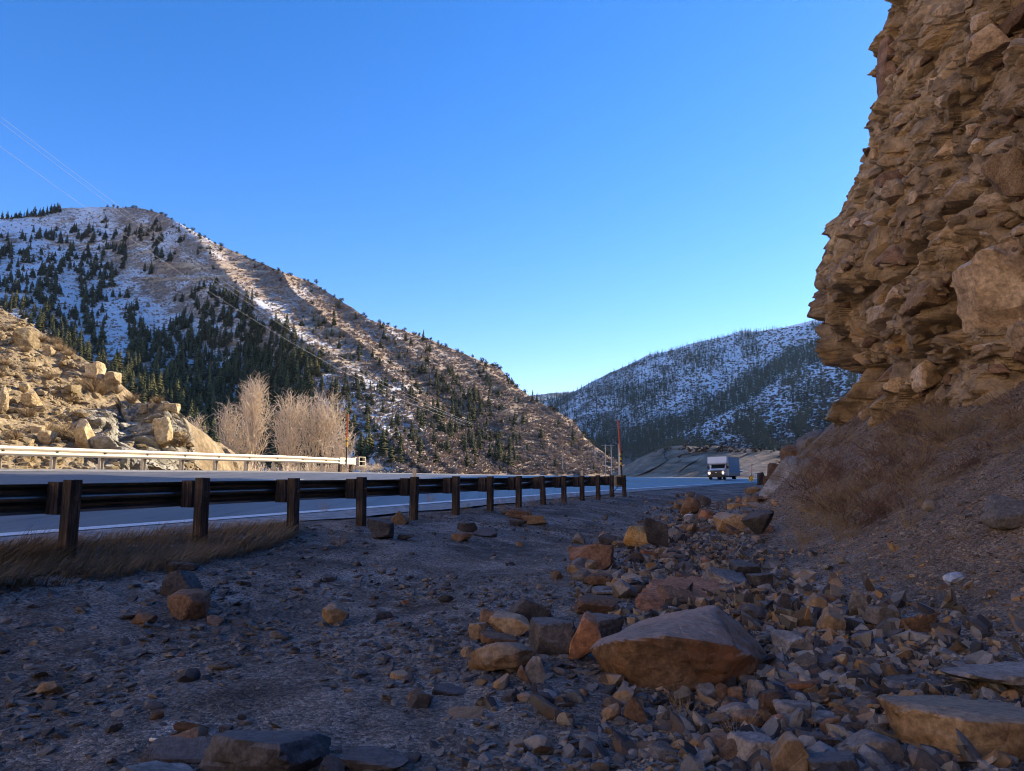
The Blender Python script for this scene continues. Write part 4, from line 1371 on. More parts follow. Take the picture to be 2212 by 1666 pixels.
def merge(name, templates, places, mat, kind='stuff', label=None, cat=None, smooth=False):
    """places: list of (template index, x, y, z, sx, sz, rot)"""
    Vs, Fs, off = [], [], 0
    arr = np.array([p for p in places], float)
    for ti, (tv, tf) in enumerate(templates):
        sel = arr[arr[:, 0].astype(int) == ti]
        if not len(sel): continue
        c, s_ = np.cos(sel[:, 6])[:, None], np.sin(sel[:, 6])[:, None]
        x = (tv[:, 0] * c - tv[:, 1] * s_) * sel[:, 4:5] + sel[:, 1:2]
        y = (tv[:, 0] * s_ + tv[:, 1] * c) * sel[:, 4:5] + sel[:, 2:3]
        z = tv[:, 2][None, :] * sel[:, 5:6] + sel[:, 3:4]
        v = np.stack([x, y, z], -1).reshape(-1, 3)
        n = len(tv)
        f = (tf[None, :, :] + (np.arange(len(sel)) * n)[:, None, None]).reshape(-1, 3) + off
        off += len(v)
        Vs.append(v); Fs.append(f)
    me = np_mesh(name, np.concatenate(Vs), np.concatenate(Fs), smooth)
    return tag(link(name, me, mat), label, cat, None, kind)

CON = [conifer_parts(600 + i, 11 + i % 3, 8, .3 + .05 * (i % 3)) for i in range(6)]
CON_ME = [(np_mesh('conifer_trunk', c[0], c[1]), np_mesh('conifer_crown', c[2], c[3])) for c in CON]
JUN = [juniper_parts(650 + i) for i in range(4)]
JUN_ME = [(np_mesh('juniper_trunk', c[0], c[1]), np_mesh('juniper_crown', c[2], c[3])) for c in JUN]

def tree_thing(name, meshes, mats, loc, sx, sz, rot, label, cat, group):
    root = empty(name, loc, rot)
    root.scale = (sx, sx, sz)
    tag(root, label, cat, group)
    link('trunk', meshes[0], mats[0], root)
    link('crown', meshes[1], mats[1], root)
    return root

# ---- trees of the left hill
def density(x, y):
    yc = np.interp(x, HL_X, HL_Y)
    if y < yc + 4: return 0
    xr = hl_rib(y)
    w = x - xr
    d = 0.0
    if w < 0:
        d = 0.10
        if 640 < y: d = 0.95 if x > 235 else 0.85
        if y > 640 and x > np.interp(y, [640, 760, 860, 1000], [600, 645, 690, 715]): d = 0.30
        if 560 < y <= 640: d = 1.0 if x < 240 else 0.2
        if 500 < y <= 560: d = 0.5 if x < 350 else 0.14
        if y < 500: d = 0.02
        # open snow chutes
        for cx, cy, rx, ry in ((345, 650, 45, 75), (250, 760, 26, 90), (320, 830, 22, 40), (150, 640, 22, 40), (300, 600, 40, 45), (400, 590, 70, 40)):
            e = ((x - cx) / rx) ** 2 + ((y - cy) / ry) ** 2
            if e < 1: d *= 0.12
        if y > 800 and x < np.interp(y, [760, 860, 1000], [645, 690, 715]): d = 1.0
        if w > -30: d *= 0.45
    else:
        d = 0.04
        for cx, cy, rx, ry, k in ((700, 960, 60, 50, .5), (780, 980, 60, 40, .35), (720, 740, 60, 50, .25), (760, 870, 60, 60, .35), (880, 770, 60, 40, .3), (840, 700, 60, 30, .3), (950, 870, 80, 60, .32), (1010, 900, 60, 70, .42),
                                (1060, 960, 60, 40, .35), (1150, 960, 60, 40, .12), (420, 500, 60, 40, .25), (900, 940, 60, 40, .2), (1080, 860, 60, 40, .2)):
            d += k * math.exp(-((x - cx) / rx) ** 2 - ((y - cy) / ry) ** 2)
    return d

random.seed(21)
hill_trees = []
tries = 0
while len(hill_trees) < 3200 and tries < 120000:
    tries += 1
    x = random.uniform(-60, 1330); y = random.uniform(450, 1018)
    if random.random() > density(x, y) * (0.55 + 0.45 * (y - 400) / 600): continue
    if y < hl_rib(y) * 0 + np.interp(x, BK_X, BK_Y) * 0: continue
    p = hill_point(x, y)
    left = x < hl_rib(y)
    h = random.uniform(7.5, 15.5) if left else random.uniform(4.5, 10.5)
    if left and y > 780: h *= 1.12
    hill_trees.append((h / p[1], x, y, p, h, left))
# the row on the skyline at the upper left and the clumps below it
for x, y, h in [(-10, 470, 13), (4, 471, 11), (14, 470, 12), (24, 470, 9), (32, 468, 10), (42, 468, 12), (50, 467, 9), (58, 467, 12), (66, 467, 11), (74, 467, 15), (84, 466, 12), (92, 466, 13), (100, 463, 12), (108, 461, 14), (116, 459, 13), (122, 458, 19), (127, 457, 14),
                (158, 500, 15), (163, 497, 13), (152, 503, 10), (190, 500, 13), (198, 498, 11), (210, 500, 8), (228, 492, 10), (130, 510, 10), (120, 512, 7), (290, 505, 9), (320, 500, 12), (330, 496, 13), (338, 500, 10), (345, 498, 9), (300, 512, 8),
                (262, 545, 10), (268, 560, 18), (240, 618, 17)]:
    p = hill_point(x, y + 3)
    hill_trees.append((h / p[1] * 1.4, x, y, p, h * 1.0, True))
hill_trees = [t for t in hill_trees if not (t[1] < 420 and t[2] > np.interp(t[1], BK_X, BK_Y) + 8)]
hill_trees.sort(key=lambda t: -t[0])
def hill_zone(x, y):
    if y < 505: return 'conifer on the snowy crest of the left hill near the skyline'
    if x < hl_rib(y):
        if x < 240: return 'dark green conifer among the snow on the far left of the hillside'
        if y > 800: return 'conifer in the dense shaded stand at the foot of the left hill'
        return 'conifer in the shaded wooded bowl in the middle of the left hill'
    if x < 820: return 'conifer on the scrubby lower slope just right of the shaded bowl'
    return 'scattered conifer on the dry right-hand slope of the left hill'
for i, (_, x, y, p, h, left) in enumerate(hill_trees[:300]):
    k = random.randrange(6)
    tree_thing('conifer_tree', CON_ME[k], (M_BARK, M_CONIFER), Vector(p), h * random.uniform(.85, 1.65), h * random.uniform(.75, 1.1), random.uniform(0, 6.28), hill_zone(x, y), 'tree', 'conifers: ' + hill_zone(x, y))
rest = hill_trees[300:]
pl = [(random.randrange(6), p[0], p[1], p[2], h * random.uniform(.85, 1.65), h * random.uniform(.7, 1.1), random.uniform(0, 6.28)) for (_, x, y, p, h, left) in rest]
for _ in range(260):
    x = random.uniform(-420, -60); y = random.uniform(520, 900); p = hill_point(x, y); h = random.uniform(7, 14)
    pl.append((random.randrange(6), p[0], p[1], p[2], h * random.uniform(.85, 1.5), h, random.uniform(0, 6.28)))
merge('conifer_wood', [(c[2], c[3]) for c in CON], pl, M_CONIFER, 'stuff', 'smaller conifers filling the wooded slopes of the left hill', 'wood')

# junipers: round dark bushes along the crest and over the dry slope
random.seed(31)
jl = []
for x in np.arange(350, 1330, 9.0):
    if random.random() < .5:
        jl.append((x + random.uniform(-3, 3), np.interp(x, HL_X, HL_Y) + random.uniform(1, 5), random.uniform(2.5, 5.0)))
for x, y, h in [(230, 447, 4), (243, 448, 5), (252, 449, 4.5), (270, 450, 3), (286, 449, 4.5), (293, 450, 4), (326, 456, 4), (683, 612, 5.5), (1068, 795, 6), (1098, 826, 5)]:
    jl.append((x, y + 2, h))
for _ in range(1200):
    x = random.uniform(340, 1340); y = random.uniform(470, 1015)
    if y < np.interp(x, HL_X, HL_Y) + 5 or x < hl_rib(y) + 5: continue
    d = 0.10 + 0.8 * math.exp(-((x - 430) / 70) ** 2 - ((y - 520) / 45) ** 2)
    if random.random() < d * 1.6: jl.append((x, y, random.uniform(2.2, 5.5)))
for i, (x, y, h) in enumerate(jl[:190]):
    p = hill_point(x, y)
    k = random.randrange(4)
    crest = y < np.interp(x, HL_X, HL_Y) + 7
    lb = 'round dark juniper on the skyline of the left hill' if crest else 'round dark juniper dotted over the dry face of the left hill'
    tree_thing('juniper_tree', JUN_ME[k], (M_BARK, M_JUNIPER), Vector(p), h * random.uniform(.9, 1.4), h, random.uniform(0, 6.28), lb, 'tree', 'junipers: ' + lb)

# grey scrub, uncountable
def blob(seed, n=16):
    r = np.random.default_rng(seed); V, Fc = [], []
    for _ in range(n):
        a = r.uniform(0, 6.28); e = r.uniform(.2, 1.4); L = r.uniform(.5, 1)
        t = np.array([math.cos(a) * math.cos(e), math.sin(a) * math.cos(e), math.sin(e)]) * L
        sd = np.array([-math.sin(a), math.cos(a), 0]) * .22
        i = len(V); V += [tuple(t * .05), tuple(t + sd), tuple(t - sd + (0, 0, .1))]; Fc.append((i, i + 1, i + 2))
    return np.array(V), np.array(Fc)
BL = [blob(700 + i) for i in range(4)]
random.seed(41)
pl = []
while len(pl) < 18000:
    x = random.uniform(-60, 1380); y = random.uniform(452, 1026)
    yc = np.interp(x, HL_X, HL_Y)
    if y < yc + 2: continue
    w = x - hl_rib(y)
    d = 0.34 if w < -30 else (0.55 if w < 120 else 1.0)
    if random.random() > d * (0.35 + 0.65 * (y - 400) / 600): continue
    p = hill_point(x, y)
    h = random.uniform(.8, 2.3)
    pl.append((random.randrange(4), p[0], p[1], p[2] - .1, h * random.uniform(.8, 1.5), h, random.uniform(0, 6.28)))
merge('scrub', BL, pl, M_SCRUB, 'stuff', 'grey brown leafless scrub covering the left hill', 'scrub')

# ---- the far-off wood on the right mountain and ridge
FARC = [conifer_parts(800 + i, 6, 5, .35) for i in range(4)]
random.seed(51)
pl, burnt = [], []
n_try = 0
while len(pl) < 9000 and n_try < 90000:
    n_try += 1
    x = random.uniform(1150, 1850) if random.random() < .93 else random.uniform(1850, 2240); y = random.uniform(600 if x > 1850 else 700, 1000)
    yc = np.interp(x, MT_X, MT_Y)
    if y < yc - 0.5: continue
    e = y - np.interp(x, [1150, 1300, 1380, 1500, 1640, 1700, 1790, 1900], [980, 975, 965, 925, 850, 800, 770, 740])
    f = float(fbm2(np.array([(x + y * .8) / 60.0]), np.array([(y - x * .3) / 45.0]), 3, 61)[0])
    d = 0.42 + 1.3 * f
    if x < 1420: d += 0.22
    if y < yc + 6: d += 0.05
    if -40 < e < 4: d += 0.75
    if e > 4: d -= 0.18
    if x > 1640 and e < -40: d -= 0.35
    if y > 930 and x < 1480: d += 0.4
    if random.random() > d: 
        if x > 1480 and y > yc + 8 and random.random() < 0.5: burnt.append((x, y))
        continue
    p = mount_point(x, y)
    h = random.uniform(9, 18) * (1.0 if y > yc + 5 else 0.7)
    pl.append((random.randrange(4), p[0], p[1], p[2] - 1, h * random.uniform(.8, 1.1), h, random.uniform(0, 6.28)))
# along the far summit and far ridge
for k in range(240):
    x = random.uniform(1120, 1270); D = random.uniform(2250, 2900)
    p = P(x, np.interp(x, [1080, 1160, 1240, 1300], [862, 853, 846, 850]) + random.uniform(0, 26), D)
    pl.append((random.randrange(4), p[0], p[1], p[2] - 4, 15, 18, random.uniform(0, 6.28)))
for k in range(150):
    x = random.uniform(1400, 1700)
    p = P(x, np.interp(x, [1400, 1440, 1500, 1560, 1600, 1640, 1700], [766, 760, 741, 728, 715, 716, 706]) + random.uniform(-1, 6), 2290)
    pl.append((random.randrange(4), p[0], p[1], p[2] - 2, 12, 15, random.uniform(0, 6.28)))
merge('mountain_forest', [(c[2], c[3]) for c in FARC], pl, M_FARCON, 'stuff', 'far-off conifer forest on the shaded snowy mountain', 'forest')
stick = (np.array([(-.012, 0, 0), (.012, 0, 0), (0, .012, 0), (0, 0, 1)]), np.array([(0, 1, 3), (1, 2, 3), (2, 0, 3)]))
pl = []
for x, y in burnt[:1300]:
    p = mount_point(x, y); h = random.uniform(5, 10)
    pl.append((0, p[0], p[1], p[2] - .5, h * 1.5, h, 0))
merge('burnt_trunks', [stick], pl, M_BURNT, 'stuff', 'burnt bare trunks standing in the snow on the right mountain', 'dead trees')

# ------------------------------------------------------------------ leafless trees and shrubs
def tubes(segs, sides=4):
    """segs (n, 8): ax ay az ra bx by bz rb -> verts, tri faces"""
    S = np.array(segs, float)
    a, b = S[:, 0:3], S[:, 4:7]
    d = b - a; L = np.linalg.norm(d, axis=1)[:, None]; d /= np.maximum(L, 1e-6)
    ref = np.where(np.abs(d[:, 2:3]) > .9, np.array([[1., 0, 0]]), np.array([[0, 0, 1.]]))
    u = np.cross(d, ref); u /= np.linalg.norm(u, axis=1)[:, None]
    w = np.cross(d, u)
    ang = np.linspace(0, 2 * np.pi, sides + 1)[:-1]
    ca, sa = np.cos(ang)[None, :, None], np.sin(ang)[None, :, None]
    ring = u[:, None, :] * ca + w[:, None, :] * sa
    A = a[:, None, :] + ring * S[:, 3][:, None, None]
    B = b[:, None, :] + ring * S[:, 7][:, None, None]
    V = np.concatenate([A, B], 1).reshape(-1, 3)
    n = len(S); k = np.arange(sides); k2 = (k + 1) % sides
    f = np.concatenate([np.stack([k, k2, k2 + sides], 1), np.stack([k, k2 + sides, k + sides], 1)])
    Fc = (f[None] + (np.arange(n) * 2 * sides)[:, None, None]).reshape(-1, 3)
    return V, Fc

def bare_tree(seed, height, spread, stems=1, levels=6, r0=0.16, up=0.35):
    rr = random.Random(seed)
    big, small = [], []
    def grow(p, d, L, r, lev):
        n = 3
        for k in range(n):
            d2 = (d + Vector((rr.uniform(-.16, .16), rr.uniform(-.16, .16), up * .18))).normalized()
            q = p + d2 * (L / n)
            r2 = r * (0.88 if k < n - 1 else .8)
            (big if lev <= 1 else small).append((*p, r, *q, r2))
            if lev < levels and k >= (1 if lev == 0 else 0):
                for _ in range(2 if lev > 0 else 3):
                    a = rr.uniform(0, 6.283)
                    side = Vector((math.cos(a), math.sin(a), 0))
                    perp = (side - d2 * side.dot(d2)).normalized()
                    nd = (d2 * rr.uniform(.6, 1.0) + perp * rr.uniform(.6, 1.3) * spread + Vector((0, 0, .12))).normalized()
                    if rr.random() < (.95 if lev < 3 else .42):
                        grow(q, nd, L * rr.uniform(.50, .68), r2 * .58, lev + 1)
            p, d, r = q, d2, r2
        if lev < levels:
            grow(p, d, L * .62, r * .85, lev + 1)
    for s in range(stems):
        a = rr.uniform(0, 6.28)
        lean = .32 if stems > 1 else .04
        d = Vector((math.cos(a) * lean, math.sin(a) * lean, 1)).normalized()
        grow(Vector((math.cos(a) * .25 * (stems > 1), math.sin(a) * .25 * (stems > 1), -.4)), d, height * .36, r0, 0)
    B = np.array(big); S_ = np.array(small)
    top = max(B[:, 6].max(), S_[:, 6].max())
    k = height / top
    for M_ in (B, S_):
        M_[:, [0, 1, 2, 4, 5, 6]] *= k
        M_[:, 3] = np.maximum(M_[:, 3], .013); M_[:, 7] = np.maximum(M_[:, 7], .009)
    return B, S_

def crown_tree(seed, H, w, z0=.30, nl=64, r0=.16, trunks=1):
    """broad leafless tree: curved limbs reaching a rounded crown outline, twigs along them"""
    rr = random.Random(seed)
    big, small = [], []
    def poly(pts, ra, rb, dst):
        n = len(pts) - 1
        for i in range(n):
            u0, u1 = i / n, (i + 1) / n
            dst.append((*pts[i], ra + (rb - ra) * u0, *pts[i + 1], ra + (rb - ra) * u1))
    zc = H * (z0 + .42 * (1 - z0))
    for tnk in range(trunks):
        ox = (tnk - (trunks - 1) / 2) * w * .7
        lean = Vector((ox * .5, rr.uniform(-.2, .2), 0))
        tr = [Vector((ox * .35, 0, -.3)) + lean * (i / 8) + Vector((rr.uniform(-.06, .06), rr.uniform(-.06, .06), H * .92 * i / 8)) for i in range(9)]
        poly(tr, r0, .02, big)
        for k in range(nl // trunks):
            f = rr.uniform(z0 * .82, .88)
            h0 = f * H
            i = min(7, int(f / .92 * 8)); p0 = tr[i].lerp(tr[i + 1], min(1, f / .92 * 8 - i))
            a = rr.uniform(0, 6.283)
            t = h0 + (H - h0) * rr.uniform(.30, 1.0)
            e = (t - zc) / (H - zc) if t > zc else (zc - t) / (zc - z0 * H * .9)
            R_ = w * math.sqrt(max(.05, 1 - min(1, e) ** 2)) * rr.uniform(.55, 1.05)
            p2 = Vector((math.cos(a) * R_ + ox * .8, math.sin(a) * R_, t))
            c = Vector((p0.x + (p2.x - p0.x) * .62, p0.y + (p2.y - p0.y) * .62, h0 + (t - h0) * .30))
            pts = []
            for s in range(8):
                u = s / 7
                q = p0 * (1 - u) ** 2 + c * 2 * u * (1 - u) + p2 * u * u
                pts.append(q + Vector([rr.uniform(-1, 1) * .02 * w for _ in range(3)]) * (s > 0))
            poly(pts, r0 * .34 * (1 - f * .5), .014, big if k < 14 else small)
            for s in range(2, 8):
                tan = (pts[s] - pts[s - 1]).normalized()
                for _ in range(1 + (s % 2)):
                    d = (tan * .6 + Vector([rr.uniform(-1, 1) for _ in range(3)]) * .75 + Vector((0, 0, .25))).normalized()
                    L = H * rr.uniform(.04, .10)
                    m = pts[s] + d * L * .5; d2 = (d + Vector([rr.uniform(-.5, .5) for _ in range(3)])).normalized(); q = m + d2 * L * .5
                    small.append((*pts[s], .017, *m, .013)); small.append((*m, .013, *q, .008))
                    for _ in range(1):
                        d3 = (d2 + Vector([rr.uniform(-.9, .9) for _ in range(3)])).normalized()
                        b0 = m.lerp(q, rr.uniform(.2, .9))
                        small.append((*b0, .010, *(b0 + d3 * L * .55), .006))
    return np.array(big), np.array(small)

def bare_tree_thing(px, ytop, Y, half, seed, label, name='bare_tree', group='leafless trees beyond the road', stems=1, levels=6, zb=None, mat=None, r0=.16, cat='tree', spread=.3):
    base = P(px, 1010, Y)
    gz = float(G(base[0], base[1])) if zb is None else zb
    top = P(px, ytop, Y)
    H = top[2] - gz
    B, S_ = crown_tree(seed, H, 1.25 * half / F * Y, spread, levels, r0, stems)
    root = empty(name, (base[0], base[1], gz))
    tag(root, label, cat, group)
    v, f = tubes(B, 6); link('trunk', np_mesh('trunk', v, f, True), mat or M_TWIG, root)
    v, f = tubes(S_, 3); link('crown', np_mesh('crown', v, f), mat or M_TWIG, root)
    return root
bare_tree_thing(543, 832, 62, 31, 11, 'tall narrow leafless tree with an upright crown above the far guardrail', levels=80, spread=.5, r0=.17)
bare_tree_thing(492, 886, 60, 30, 12, 'lower spreading leafless tree just left of the tall narrow one', levels=60, spread=.5, r0=.12)
bare_tree_thing(624, 862, 60, 40, 13, 'wide leafless tree with a round crown, left one of the broad pair', levels=90, spread=.5, r0=.15)
bare_tree_thing(690, 860, 62, 44, 14, 'wide leafless tree, right one of the broad pair', levels=100, stems=2, spread=.5, r0=.14)
bare_tree_thing(737, 932, 58, 27, 15, 'small leafless tree just left of the far marker pole', levels=50, stems=2, r0=.07, spread=.5)
bare_tree_thing(420, 903, 58, 15, 16, 'thin leafless sapling at the right end of the pale outcrop', levels=36, r0=.06, spread=.5)
shr = [(440, 978, 52, 24), (470, 985, 50, 26), (505, 982, 52, 24), (585, 985, 50, 26), (660, 988, 50, 28), (720, 984, 49, 24), (765, 985, 47, 20), (795, 998, 46, 16), (400, 968, 48, 18), (450, 992, 45, 26), (540, 994, 46, 26), (620, 994, 46, 26)]
proto = None
for i, (px, yt, Y, hf) in enumerate(shr):
    base = P(px, 1010, Y); gz = float(G(base[0], base[1])); H = P(px, yt, Y)[2] - gz
    if i < 3:
        B, S_ = bare_tree(30 + i, 4.0, .8, 5, 3, .04, .2)
        v1, f1 = tubes(B, 4); v2, f2 = tubes(S_, 3)
        if proto is None: proto = []
        proto.append((np_mesh('stems', v1, f1), np_mesh('twigs', v2, f2)))
    a, b = proto[i % 3]
    root = empty('bare_shrub', (base[0], base[1], gz), random.uniform(0, 6.28))
    root.scale = (hf / F * Y / 1.4, hf / F * Y / 1.4, H / 4.0)
    tag(root, 'leafless thicket shrub behind the far guardrail under the bare trees', 'shrub', 'thicket shrubs behind the far guardrail')
    link('stems', a, M_TWIG, root); link('twigs', b, M_TWIG, root)

# ------------------------------------------------------------------ ray casts onto what is built
bpy.context.view_layer.update()
DG = bpy.context.evaluated_depsgraph_get()
def cast(x, y, only=None):
    d = Vector([float(v) for v in pxdir(x, y)]).normalized()
    o = Vector((0, 0, EYE)) + d * 0.3
    for _ in range(12):
        ok, loc, n, idx, ob, _m = scene.ray_cast(DG, o, d, distance=4000)
        if not ok: return None
        if only is None or ob.name in only: return Vector(loc), Vector(n), ob.name
        o = loc + d * 0.02
    return None

# brush: twig clumps
def clump(seed, n, h, lean, spreadr, r=.0035, kink=.25):
    rr = random.Random(seed); segs = []
    for _ in range(n):
        a = rr.uniform(0, 6.28); e = rr.uniform(0, spreadr)
        p = Vector((math.cos(a) * e * .35, math.sin(a) * e * .35, -.03))
        d = Vector((math.cos(a) * rr.uniform(.1, .9) + lean[0], math.sin(a) * rr.uniform(.1, .9) + lean[1], 1)).normalized()
        L = h * rr.uniform(.45, 1.1); k = 3
        rad = r * rr.uniform(.6, 1.3)
        for j in range(k):
            d = (d + Vector((rr.uniform(-kink, kink), rr.uniform(-kink, kink), -.10))).normalized()
            q = p + d * L / k
            segs.append((*p, rad, *q, rad * .75))
            if j and rr.random() < .8:
                dd = (d + Vector((rr.uniform(-.7, .7), rr.uniform(-.7, .7), rr.uniform(-.2, .5)))).normalized()
                segs.append((*q, rad * .7, *(q + dd * L * .28), rad * .35))
            p = q; rad *= .75
    v, f = tubes(segs, 3)
    return np_mesh('twigs', v, f)
BR = [clump(60 + i, 40, .66, (-.8 + .5 * i, -.6), 1.3, .0085, .9) for i in range(4)]
for q in (1, 3): BR[q].materials.append(M_DRYSHRUB)
TF = [clump(70 + i, 26, .36, (.0, 0), .14, .0032, .25) for i in range(3)]
SH = [clump(80 + i, 200, .8, (0, 0), .5, .012, .3) for i in range(3)]
random.seed(61)
def put(meshes, name, x, y, sc, mat, label, cat, group, only=('ground',), sz=None, sink=0.0):
    h = cast(x, y, only)
    if h is None: return None
    loc, n, _ = h
    o = link(name, random.choice(meshes), None, None, loc - Vector((0, 0, sink)), (0, 0, random.uniform(-.7, .7)), (sc, sc, sz or sc))
    if len(o.data.materials) == 0: o.data.materials.append(mat)
    return tag(o, label, cat, group)
bl = []
for _ in range(400):
    x = random.uniform(1700, 2230); y = random.uniform(850, 1150)
    top = np.interp(x, [1700, 1800, 1900, 2000, 2212], [985, 905, 900, 870, 860])
    bot = np.interp(x, [1700, 1800, 1900, 2000, 2100, 2212], [1080, 1140, 1130, 1060, 1010, 960])
    if top < y < bot: bl.append((x, y))
for x, y in bl[:110]:
    put(BR, 'brush_shrub', x, y, random.uniform(.45, .95) * np.interp(x, [1700, 2200], [1.6, .9]), M_BRUSH, 'matted leafless brush on the slope under the cliff', 'shrub', 'brush under the cliff', sz=None, sink=.05)
for _ in range(16):
    x = random.uniform(1690, 2000); y = random.uniform(1060, 1190)
    put(TF, 'grass_tuft', x, y, random.uniform(.8, 1.9), M_STRAW, 'pale dry grass tuft on the talus slope below the brush', 'grass tuft', 'grass tufts on the talus slope')
for x, y in [(1860, 965), (1930, 990), (2010, 930), (2060, 950), (1760, 1040), (2140, 900), (1990, 1010)]:
    put(TF, 'grass_tuft', x, y, random.uniform(1.2, 2.0), M_STRAW, 'tall pale straw stalks rising out of the brown brush', 'grass tuft', 'straw stalks in the brush')
for x, y in [(895, 1060), (930, 1085), (1000, 1110), (735, 1180), (1085, 1105), (880, 1100), (1150, 1092), (1200, 1088), (1240, 1082), (700, 1108), (1440, 1345), (1465, 1480), (1475, 1560), (1590, 1600)]:
    put(TF, 'grass_tuft', x, y, random.uniform(.6, 1.2) * (1 if y < 1200 else .45), M_GRASS if y < 1200 else M_STRAW, 'small dry grass tuft on the gravel between guardrail and rocks' if y < 1200 else 'thin dry stalks poking up among the nearest rocks', 'grass tuft', 'tufts on the gravel' if y < 1200 else 'stalks among the rocks')
for x, y, s_ in [(20, 742, 1.0), (55, 760, 1.1), (90, 738, 1.3), (120, 745, 1.2), (130, 760, 1.3), (150, 770, 1.2), (12, 790, 1.0), (70, 800, .9), (105, 820, 1.1), (180, 840, 1.4), (200, 845, 1.9), (215, 852, 1.8), (230, 840, 1.4), (150, 870, 1.2), (250, 850, 1.2), (285, 868, 1.3), (320, 868, 1.3), (340, 870, 1.0), (100, 945, 1.6), (140, 950, 1.8), (170, 955, 1.6), (350, 965, 1.3), (390, 960, 1.6), (60, 900, 1.2), (30, 950, 1.2), (210, 800, 1.2), (240, 822, 1.1), (0, 815, 1.0)]:
    put(SH, 'dry_shrub', x, y, s_ * .62, M_DRYSHRUB, 'dry tan shrub on the sunlit bank beyond the road', 'shrub', 'dry shrubs on the sunlit bank', only=('roadside_bank',), sink=.05) if not x == 20 else None

# dry grass matted along the near guardrail: nobody could count it
def grass_strip():
    r = np.random.default_rng(5)
    V, Fc = [], []
    N = 15000
    px = r.uniform(-120, 640, N)
    top = np.interp(px, [-120, 0, 150, 300, 420, 520, 600, 640], [1200, 1180, 1163, 1148, 1138, 1130, 1128, 1132])
    bot = np.interp(px, [-120, 0, 150, 300, 420, 480, 600, 640], [1290, 1262, 1245, 1232, 1210, 1200, 1175, 1160])
    py = top + (bot - top) * r.uniform(0.22, 1, N)
    dx, dy, dz = pxdir(px, py)
    t = (EYE + 0.08) / -dz
    x, y = dx * t, dy * t
    gate = fbm2(x * 1.8, y * 1.8, 3, 88) > -0.32
    x, y = x[gate], y[gate]
    g = G(x, y); n = len(x)
    L = r.uniform(.16, .42, n) * (0.6 + .5 * (fbm2(x * 1.1, y * 1.1, 2, 89) + .6)); a = r.normal(0.35, .55, n)
    ex, ey = np.cos(a), np.sin(a)
    w = r.uniform(.003, .0065, n)
    droop = r.uniform(.5, 1.3, n)
    rows = []
    for f in (0, .35, .7, 1.0):
        hx = L * (droop * f ** 1.6 * .8)
        hz = L * (f - .45 * droop * f ** 2.2) * .85
        ww = w * (1 - f * .85)
        cx, cy, cz = x + ex * hx, y + ey * hx, g + hz - .01
        rows.append((np.stack([cx - ey * ww, cy + ex * ww, cz], 1), np.stack([cx + ey * ww, cy - ex * ww, cz], 1)))
    V = np.stack([p for rw in rows for p in rw], 1).reshape(-1, 3)
    q = np.array([(0, 1, 3, 2), (2, 3, 5, 4), (4, 5, 7, 6)])
    Fq = (q[None] + (np.arange(n) * 8)[:, None, None]).reshape(-1, 4)
    tag(link('dry_grass', np_mesh('dry_grass', V, Fq), M_GRASS), 'brown windblown dry grass matted under the near guardrail', 'grass', None, 'stuff')
grass_strip()

# low scrub on the road cut and the dirt hill
random.seed(91)
pl = []
for _ in range(900):
    x = random.uniform(1350, 1760); y = random.uniform(955, 1026)
    h = cast(x, y, ('road_cut', 'dirt_hill'))
    if h is None: continue
    if h[2] == 'road_cut' and y > 985 and random.random() < .75: continue
    s_ = random.uniform(.35, 1.0)
    if h[2] == 'road_cut' and y > 978: continue
    pl.append((random.randrange(4), h[0].x, h[0].y, h[0].z - .1, s_ * 1.4, s_, random.uniform(0, 6.28)))
M_SCRUBD = foliage_mat('dark_scrub', (0.06, 0.045, 0.04), (0.14, 0.105, 0.085), 0.15)
merge('roadcut_scrub', BL, pl, M_SCRUBD, 'stuff', 'dark low scrub growing on the road cut and dirt hill', 'scrub')

random.seed(93)
pl = []
while len(pl) < 9000:
    x = random.uniform(1240, 1850); y = random.uniform(705, 990)
    if y < np.interp(x, MT_X, MT_Y) + 2: continue
    p = mount_point(x, y); s_ = random.uniform(1.6, 4.2)
    pl.append((random.randrange(4), p[0], p[1], p[2] - .3, s_ * 1.3, s_ * .8, random.uniform(0, 6.28)))
merge('mountain_scrub', BL, pl, M_SCRUBD, 'stuff', 'dark scrub speckling the snow of the right mountain', 'scrub')

# ------------------------------------------------------------------ rocks
def ico(sub):
    bm = bmesh.new(); bmesh.ops.create_icosphere(bm, subdivisions=sub, radius=1)
    bm.verts.ensure_lookup_table()
    v = np.array([x.co[:] for x in bm.verts]); f = np.array([[q.index for q in x.verts] for x in bm.faces]); bm.free()
    return v, f
ICO = {k: ico(k) for k in (1, 2, 3, 4, 5, 6)}

def planes_for(kind, r):
    """(normals, distances) of a convex rock"""
    if kind == 'slab': n, fl = 5, 0.30
    elif kind == 'block': n, fl = 6, 0.85
    elif kind == 'shard': n, fl = 5, 0.6
    elif kind == 'round': n, fl = 14, 0.85
    else: n, fl = 12, 0.7
    N = r.normal(size=(n, 3)); N /= np.linalg.norm(N, axis=1)[:, None]
    D = r.uniform(.72, 1.0, n)
    B = np.array([(1, 0, 0), (-1, 0, 0), (0, 1, 0), (0, -1, 0), (0, 0, 1), (0, 0, -1)], float)
    B += r.normal(0, .2 if kind != 'round' else .35, B.shape); B /= np.linalg.norm(B, axis=1)[:, None]
    BD = np.array([1, 1, .9, .9, fl, fl]) * r.uniform(.75, 1.05, 6)
    if kind == 'shard':
        B = np.concatenate([B, [[.75, 0, .66], [-.8, .1, .6]]]); BD = np.concatenate([BD, [.55, .6]])
        B /= np.linalg.norm(B, axis=1)[:, None]
    return np.concatenate([N, B]), np.concatenate([D, BD])

